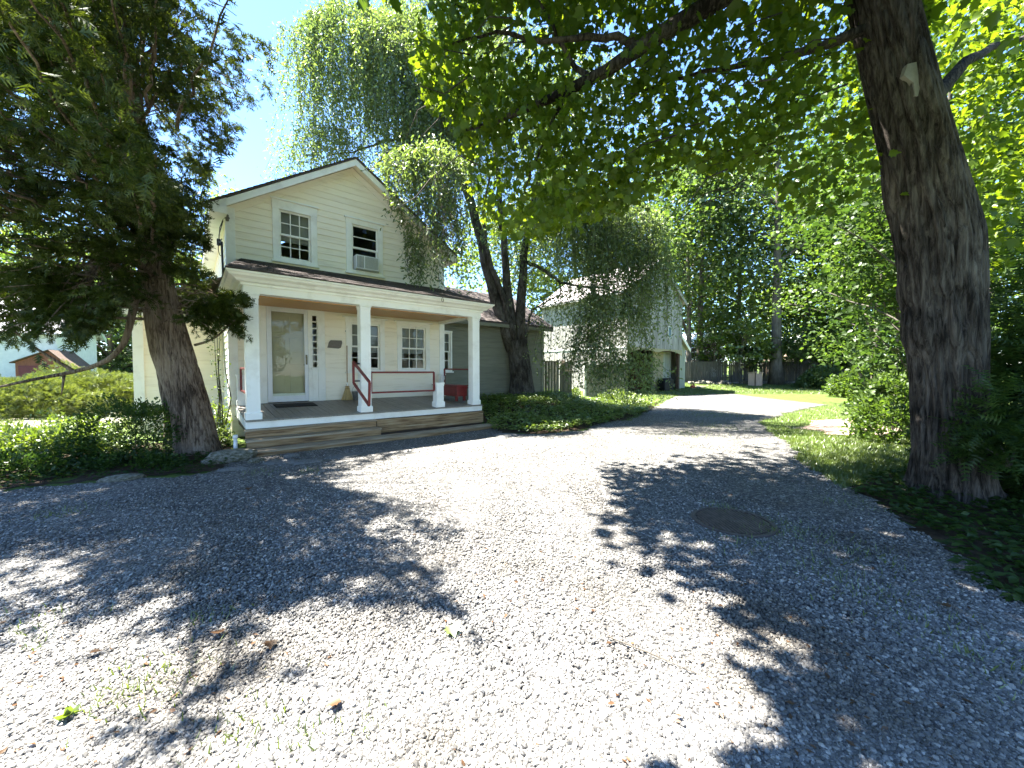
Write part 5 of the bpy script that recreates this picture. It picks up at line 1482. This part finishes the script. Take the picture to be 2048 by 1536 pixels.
# ---- woodland and neighbour trees: trunk with limbs, crown of leaf clumps
def tree(name, label, px, depth, height, rad, zlow, mat, nclump, per, size, trunk_r=.25, lean=0.0, group=None, bark=BK_wood, squash=1.0, x=None, cl_r=None, seed=0):
    x0 = (px - 1024) / FPX * depth if x is None else x
    z0 = float(gz(x0, depth)); o = empty(name, (x0, depth, z0 - .1), 0, label, 'tree', group)
    bend = RNG.normal(0, .3, 2) + [lean, 0]
    pts = [(0, 0, 0), (bend[0] * .2, bend[1] * .2, height * .3), (bend[0] * .7, bend[1] * .6, height * .65), (bend[0], bend[1], height * .95)]
    mb = MB(); C = curve(pts, 14, .02 * trunk_r)
    rr = trunk_r * np.linspace(1, .12, 14); rr[0] *= 1.45; rr[1] *= 1.05
    mb.tube([tuple(q) for q in C], list(rr), 12)
    zc = (height + zlow) / 2; hz = (height - zlow) / 2
    U = norm(RNG.normal(size=(nclump * 3, 3))) * RNG.uniform(.35, 1, (nclump * 3, 1)) ** .5
    prof = np.where(U[:, 2] < 0, 1.0, np.sqrt(np.maximum(.05, 1 - U[:, 2] ** 2)) * .2 + .8)
    CC = np.stack([U[:, 0] * rad * prof, U[:, 1] * rad * prof, zc + U[:, 2] * hz], 1) + [bend[0] * .7, bend[1] * .6, 0]
    CC = CC[vnoise(CC / (rad * .42) + seed * 3.7, seed) > -.30][:nclump]
    for q in CC[::max(1, len(CC) // 16)]:
        zb = np.clip(q[2] - RNG.uniform(.8, 2.5) - .2 * np.hypot(q[0], q[1]), zlow * .6, height * .9); b = np.array([np.interp(zb, C[:, 2], C[:, 0]), np.interp(zb, C[:, 2], C[:, 1]), zb])
        limb(mb, [b, (b + q) / 2 + [0, 0, .3], q], trunk_r * .28, .015, 7, .03, 5)
    mb.build('trunk', bark, o, smooth=True)
    cr_ = cl_r or rad * .20; per = int(per * .86)
    P, ax, nr, sz = clusters(CC, per, (cr_, cr_, cr_ * .5 * squash), .25, size, .6, .7)
    link('crown', leaf_mesh('crown', BROAD, P, ax, nr, sz), mat, o)
    return o


G_ = 'woodland trees behind the lawn'
for i, a in enumerate([
    ('lawn_tree', 'tall straight tree on the lawn beside the plywood well box', 1552, 31.5, 25, 5.6, 8.0, LF_wood2, 170, 54, .36, .42),
    ('woodland_tree', 'blue green tree rising just right of the barn', 1398, 35.5, 23, 5.0, 4.5, LF_wood2, 150, 60, .36, .33),
    ('woodland_tree', 'slim dark tree hard against the barn lean-to', 1378, 34.0, 20, 3.6, 5.0, LF_wood, 90, 60, .34, .26),
    ('woodland_tree', 'broad light tree behind the lawn tree to its left', 1475, 39.0, 22, 5.5, 3.5, LF_wood3, 140, 60, .38, .28),
    ('woodland_tree', 'mid green tree behind the lawn tree to its right', 1612, 36.0, 19, 4.6, 3.0, LF_wood, 140, 60, .36, .20),
    ('woodland_tree', 'tall tree between the lawn tree and the big maple', 1690, 37.0, 23, 5.2, 4.0, LF_wood, 160, 60, .36, .24),
    ('woodland_tree', 'blue green tree just left of the maple trunk', 1745, 34.0, 18, 4.4, 2.5, LF_wood2, 130, 60, .34, .20),
    ('woodland_tree', 'far tree filling behind the maple trunk', 1840, 30.0, 19, 5.0, 1.5, LF_wood, 130, 60, .34, .25),
    ('woodland_tree', 'light green tree at the right edge beyond the maple', 1985, 24.0, 17, 4.6, 1.2, LF_wood3, 130, 60, .30, .25),
    ('woodland_tree', 'tall tree behind the barn roof', 1290, 43.0, 26, 6.0, 6.0, LF_wood, 150, 60, .42, .3),
    ('woodland_tree', 'pale tree behind the barn and the weeping branches', 1150, 45.0, 25, 6.5, 5.0, LF_wood3, 150, 60, .42, .3),
    ('woodland_tree', 'distant green tree behind the weeping cherry stems', 1010, 42.0, 20, 6.0, 3.0, LF_wood3, 130, 60, .42, .3),
]):
    tree(a[0], a[1], *a[2:], group=G_ if a[0] == 'woodland_tree' else None, seed=i)
for i, a in enumerate([
    ('garden_tree', 'pale airy tree top behind the farmhouse roof corner', 432, 32.0, 17.5, 4.2, 6.0, LF_cherry, 70, 50, .34, .25),
    ('garden_tree', 'bright tree behind the stucco house roof', 95, 40.0, 17, 6.0, 3.0, LF_wood3, 130, 60, .42, .3),
    ('garden_tree', 'blue green dense tree right of the stucco house', 222, 36.0, 9.5, 3.6, 1.0, LF_wood2, 130, 60, .34, .3),
    ('garden_tree', 'green tree between the stucco house and the farmhouse', 300, 42.0, 15, 5.0, 2.0, LF_wood, 120, 60, .42, .3),
    ('garden_tree', 'tree at the left edge behind the red shed', -60, 33.0, 13, 5.0, 1.5, LF_wood, 120, 60, .36, .3),
]):
    tree(*a, group='garden trees on the left', seed=20 + i)
for i, (px, d, h, r, mat, lab) in enumerate([(1478, 31.8, 5.5, 1.7, LF_wood3, 'yellow green sapling over the back fence'), (1512, 32.4, 4.4, 1.5, LF_wood2, 'blue green sapling touching the fence behind the well box'), (1592, 31.5, 5.4, 1.8, LF_wood2, 'leafy sapling right of the lawn tree trunk'),
         (1640, 31.0, 4.6, 1.6, LF_wood, 'dark sapling in front of the fence right of the lawn tree'), (1700, 30.0, 3.6, 1.6, LF_wood2, 'low spreading sapling near the maple'), (1430, 33.5, 6.5, 1.9, LF_wood, 'sapling above the fence beside the barn')]):
    tree('sapling', lab, px, d, h, r, 1.5, mat, 46, 42, .26, .07, group='saplings along the back fence', seed=40 + i)
tree('red_maple_tree', 'dark red leaved little tree beside the barn lean-to', 1412, 38.0, 4.2, 1.7, 1.3, LF_maroon, 46, 40, .26, .10, seed=55)
for i, (x, y, h, r, lab) in enumerate([(11.5, 10.5, 12, 3.4, 'tall leafy tree right behind the maple trunk'), (13.6, 13.5, 11, 2.0, 'leafy tree between the maple and the lawn'), (13.5, 7.0, 11, 3.4, 'shade tree at the right edge of the picture'), (15.0, 16.0, 15, 4.0, 'taller shade tree deeper in the right wood')]):
    tree('shade_tree', lab, 0, y, h, r, .8 if i != 1 else 3.0, LF_wood if i % 2 else LF_shade, 150, 70, .17, .13, group='shade trees right of the maple', x=x, cl_r=.42, seed=60 + i)
for i, (x, y, h, r, lab) in enumerate([(9, -7.5, 5.5, 2.6, 'unseen nearer tree added behind the camera for the door glass reflection'), (14, -12, 6.5, 3.0, 'unseen farther tree added behind the camera for the door glass reflection')]):  # out of view, added so the storm door glass mirrors foliage instead of horizon
    tree('reflection_tree', lab, 0, y, h, r, .6, LF_wood, 110, 40, .34, .2, group='unseen trees added for the door glass reflection', x=x, seed=80 + i)
for i, (px, d, h, r, lab) in enumerate([(1440, 52, 15, 6.5, 'low broad tree far behind the barn lean-to'), (1585, 54, 14, 6.5, 'low broad tree far behind the lawn tree'), (1730, 50, 15, 6.5, 'low broad tree far behind the fence near the maple')]):
    tree('woodland_tree', lab, px, d, h, r, .8, LF_wood3 if i == 1 else LF_wood, 110, 50, .5, .25, group=G_, seed=95 + i)
# fine twigs through the maple leaves
# ------------------------------------------------------------------ shrubs, ground cover, grass
def shrub(name, label, c, rad, n, tmpl, size, mat, cat='shrub', group=None, stems=8, up=.3, width=1.0, hollow=.35, nup=.5, seed=0, hole_f=2.0, hole_t=-.4):
    o = empty(name, (c[0], c[1], c[2]), 0, label, cat, group)
    U = norm(RNG.normal(size=(int(n * 2.2), 3))) * RNG.uniform(hollow, 1, (int(n * 2.2), 1)) ** .5
    U[:, 2] = np.abs(U[:, 2]) * 1.0
    bump = 1 + .22 * vnoise(U * 2.2 + seed, seed) + .12 * vnoise(U * 5 + seed, seed + 1)
    P = U * np.array(rad) * bump[:, None]
    k = vnoise(P * hole_f + seed, seed + 3) > hole_t; P, U = P[k][:n], U[k][:n]
    ax = norm(U * [1, 1, .6]) + RNG.normal(0, .6, (len(P), 3)); ax[:, 2] += up
    nr = RNG.normal(0, .6, (len(P), 3)); nr[:, 2] += nup
    link('foliage', leaf_mesh('foliage', tmpl, P, ax, nr, size * RNG.uniform(.65, 1.25, len(P)), width), mat, o)
    mb = MB()
    for i in range(stems):
        q = P[RNG.integers(len(P))] * .85
        mb.tube([(q[0] * .08, q[1] * .08, -.05), (q[0] * .5, q[1] * .5, q[2] * .55), tuple(q)], [.012, .008, .003], 5)
    mb.build('stems', BK_wood, o)
    return o


def gpz(px, py): q = gp(px, py); return (q[0], q[1], float(gz(*q)))


# left bed
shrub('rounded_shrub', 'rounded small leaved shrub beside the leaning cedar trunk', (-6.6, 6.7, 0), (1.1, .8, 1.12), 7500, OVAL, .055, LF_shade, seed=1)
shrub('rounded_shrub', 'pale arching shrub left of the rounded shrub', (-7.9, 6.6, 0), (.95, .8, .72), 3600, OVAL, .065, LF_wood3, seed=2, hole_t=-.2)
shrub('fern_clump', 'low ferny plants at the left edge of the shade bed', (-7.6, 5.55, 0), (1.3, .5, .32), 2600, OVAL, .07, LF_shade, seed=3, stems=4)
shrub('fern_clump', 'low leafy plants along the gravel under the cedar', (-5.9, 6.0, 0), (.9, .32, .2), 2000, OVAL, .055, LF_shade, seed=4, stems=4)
shrub('tall_weed', 'tall thin stemmed weeds against the addition wall', (-6.75, 8.6, 0), (.6, .4, 1.15), 900, LANCE, .09, LF_wood3, seed=5, stems=26, hole_t=-.1)
shrub('porch_shrub', 'yellow green plants between the cedar and the porch end', tuple(hw(-.55, 1.9)), (.38, .6, .75), 1400, OVAL, .06, LF_wood3, seed=6)
vm = empty('climbing_vine', tuple(hw(-.12, 2.72)), HR, 'bare climbing vine at the left end of the porch wall', 'vine')
mb = MB()
for k in range(4):
    mb.tube([(-.05 - .05 * k, -.03 - .02 * k, .3), (-.02 - .05 * k + RNG.normal(0, .03), -.05, .9), (-.08 - .04 * k + RNG.normal(0, .03), -.04, 1.5), (-.06 - .05 * k, -.04, 2.3)], [.014, .012, .009, .004], 6)
mb.build('stems', BK_wood, vm); p_ = np.stack([RNG.uniform(-.3, .05, 130), RNG.uniform(-.16, -.03, 130), RNG.uniform(.3, 2.3, 130)], 1)
link('leaves', leaf_mesh('leaves', OVAL, p_, rdir(130, -.3), rdir(130), RNG.uniform(.04, .075, 130)), LF_wood3, vm)
for i, (px, py, d, rx, ry, rz, n, lab) in enumerate([(60, 830, 12.6, 2.6, 1.2, 1.25, 5200, 'wide juniper mound at the left edge beyond the path'), (190, 815, 13.5, 2.4, 1.3, 1.45, 5200, 'bright juniper mound left of the addition'), (120, 790, 17.0, 3.6, 1.6, 1.6, 4200, 'long juniper bank before the red shed'), (258, 800, 15.0, 1.6, 1.2, 1.35, 3000, 'juniper mound touching the addition corner')]):
    x = (px - 1024) / FPX * d
    shrub('juniper_mound', lab, (x, d, 0), (rx, ry, rz), n, SPRAY, .20, LF_juniper, group='spreading junipers left of the house', up=.5, seed=10 + i, stems=5, hollow=.6)
for i, (px, py, rx, rz, lab) in enumerate([(60, 905, .9, .45, 'sunny leafy perennials at the left edge'), (150, 880, .8, .5, 'sunny leafy perennials in front of the juniper')]):
    q = gp(px, py); shrub('perennial_clump', lab, (q[0], q[1], 0), (rx, .5, rz), 1500, OVAL, .09, LF_wood3, seed=15 + i, stems=6)
# right side understory around the maple
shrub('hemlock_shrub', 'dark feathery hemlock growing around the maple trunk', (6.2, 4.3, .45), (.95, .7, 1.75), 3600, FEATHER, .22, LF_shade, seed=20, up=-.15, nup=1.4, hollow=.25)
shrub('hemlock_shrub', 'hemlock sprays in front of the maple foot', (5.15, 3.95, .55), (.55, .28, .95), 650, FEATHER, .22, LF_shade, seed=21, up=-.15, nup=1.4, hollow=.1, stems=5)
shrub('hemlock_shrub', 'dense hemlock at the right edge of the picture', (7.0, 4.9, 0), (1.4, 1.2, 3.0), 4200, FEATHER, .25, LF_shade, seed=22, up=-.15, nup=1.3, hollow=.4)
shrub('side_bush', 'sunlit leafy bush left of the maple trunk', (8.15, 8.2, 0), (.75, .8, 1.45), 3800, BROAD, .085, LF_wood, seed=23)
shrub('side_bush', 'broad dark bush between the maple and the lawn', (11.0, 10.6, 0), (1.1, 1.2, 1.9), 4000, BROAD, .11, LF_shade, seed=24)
shrub('side_bush', 'low bush at the far right of the lawn', (19.6, 21.5, .05), (1.6, 1.4, 1.7), 3600, BROAD, .17, LF_wood, seed=25)
shrub('side_bush', 'leafy bush below the back fence near the maple', (23.5, 29.0, .25), (2.0, 1.2, 1.5), 3000, BROAD, .20, LF_wood2, seed=26)


def carpet(name, label, poly, dens, tmpl, size, mat, h, box, per=5, wob=.25):
    (x0, x1), (y0, y1) = box; n = int((x1 - x0) * (y1 - y0) * dens)
    x = RNG.uniform(x0, x1, n); y = RNG.uniform(y0, y1, n)
    k = inside(poly, x + _nz(x, y, 1.5, wob), y + _nz(y, x, 1.5, wob)); x, y = x[k], y[k]
    hh = h * (.55 + .45 * (.5 + .5 * vnoise(np.stack([x * 1.6, y * 1.6, x * 0], 1), 4))) * RNG.uniform(.75, 1.1, len(x))
    z = gz(x, y) + hh
    P = np.repeat(np.stack([x, y, z], 1), per, 0); n = len(P)
    a = RNG.uniform(0, 6.283, n); ax = np.stack([np.cos(a), np.sin(a), RNG.uniform(-.35, .35, n)], 1)
    nr = RNG.normal(0, .35, (n, 3)); nr[:, 2] += 1
    P[:, 2] -= RNG.uniform(0, .10, n) * (h / .2)
    o = link(name, leaf_mesh(name, tmpl, P, ax, nr, size * RNG.uniform(.7, 1.25, n)), mat)
    return tag(o, label, 'ground cover', kind='stuff')


carpet('pachysandra', 'glossy green ground cover filling the bed beside the porch', BED, 150, OVAL, .085, LF_bed, .26, ((-4, 7), (8, 20)), 5)
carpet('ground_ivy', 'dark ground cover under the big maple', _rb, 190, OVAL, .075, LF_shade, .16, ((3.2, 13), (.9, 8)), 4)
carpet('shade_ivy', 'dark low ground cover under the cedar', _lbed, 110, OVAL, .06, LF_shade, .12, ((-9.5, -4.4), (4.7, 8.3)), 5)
shrub('bed_plants', 'bright yellow green plants at the far end of the bed', (4.6, 16.6, .05), (1.1, 1.6, .55), 2600, OVAL, .09, LF_wood3, seed=28)
shrub('bed_plants', 'bright weeds in the gap behind the garden gate', (2.75, 18.2, .3), (.5, .5, .5), 900, OVAL, .09, LF_wood3, seed=29)


def grass(name, label, n, sampler, h0, h1, mat=LF_grass, w=.10):
    x, y = sampler(n); z = gz(x, y)
    ax = RNG.normal(0, .35, (len(x), 3)); ax[:, 2] = 1
    nr = RNG.normal(0, 1, (len(x), 3)); nr[:, 2] *= .2
    o = link(name, leaf_mesh(name, BLADE, np.stack([x, y, z], 1), ax, nr, RNG.uniform(h0, h1, len(x)), w), mat)
    return tag(o, label, 'grass', kind='stuff')


def lawn_s(x0, x1, y0, y1, dpow=1.0):
    def f(n):
        y = 1 / RNG.uniform(1 / y1, 1 / y0, n * 3); x = RNG.uniform(x0, x1, n * 3) * y
        k = ~in_drive(x, y, .2) & ~inside(_mul, x, y) & ~inside(BED, x, y) & ~inside(_rb, x, y)
        u_, v_ = uv_of(x, y); k &= ~((u_ > -2) & (u_ < 10.4) & (v_ > .1) & (v_ < 9.6))
        return x[k][:n], y[k][:n]
    return f


grass('grass', 'short lawn grass right of the driveway', 34000, lawn_s(.30, 1.15, 4.8, 22), .035, .085, w=.14)
grass('far_grass', 'short grass on the back lawn', 18000, lawn_s(.25, 1.0, 18, 33), .06, .12, w=.25)
grass('left_grass', 'grass in the left yard', 20000, lawn_s(-1.45, -.75, 7, 20), .05, .13, w=.14)
def weeds(n):
    spots = [(1490, 1090, .30), (1600, 1075, .4), (1700, 1010, .35), (1560, 1060, .3), (1450, 1020, .2), (1640, 1150, .3), (1740, 1120, .3), (1840, 1250, .35), (60, 1270, .3), (420, 1240, .15), (330, 1370, .25), (270, 1400, .2), (480, 1480, .25), (250, 1380, .2), (620, 1500, .12),
             (720, 1470, .1), (1980, 1340, .3), (1380, 870, .7), (1430, 855, .9), (1450, 830, 1.2), (1400, 830, 1.0), (520, 948, .25), (620, 945, .2), (1330, 880, .5), (120, 1030, .3), (1750, 1190, .25)]
    xs, ys = [], []
    for (px, py, r) in spots:
        q = gp(px, py); m_ = int(120 * (r / .3) ** 1.2); a = RNG.normal(0, r * .5, (m_, 2)); xs.append(q[0] + a[:, 0]); ys.append(q[1] + a[:, 1])
    return np.concatenate(xs), np.concatenate(ys)
grass('gravel_weeds', 'tufts of grass and weeds coming up through the gravel', 0, weeds, .03, .075, LF_grass, .13)


# litter on the gravel: bits of twig, scales and crumbled leaf nobody could count
n = 900
y = 1 / RNG.uniform(1 / 9.0, 1 / 1.3, n); x = RNG.uniform(-1.4, 1.4, n) * y
k = in_drive(x, y, .1) & (vnoise(np.stack([x * 1.1, y * 1.1, x * 0], 1), 66) + RNG.normal(0, .25, n) > .12); x, y = x[k], y[k]
a = RNG.uniform(0, 6.283, len(x))
lt = link('leaf_litter', leaf_mesh('leaf_litter', LANCE, np.stack([x, y, gz(x, y) + RNG.uniform(.026, .036, len(x))], 1), np.stack([np.cos(a), np.sin(a), RNG.normal(0, .15, len(x))], 1), np.tile([[0, 0, 1.0]], (len(x), 1)) + RNG.normal(0, .3, (len(x), 3)), RNG.uniform(.012, .042, len(x)), 1.4), LF_brown)
tag(lt, 'brown crumbs of leaf and twig strewn over the gravel', 'litter', kind='stuff')
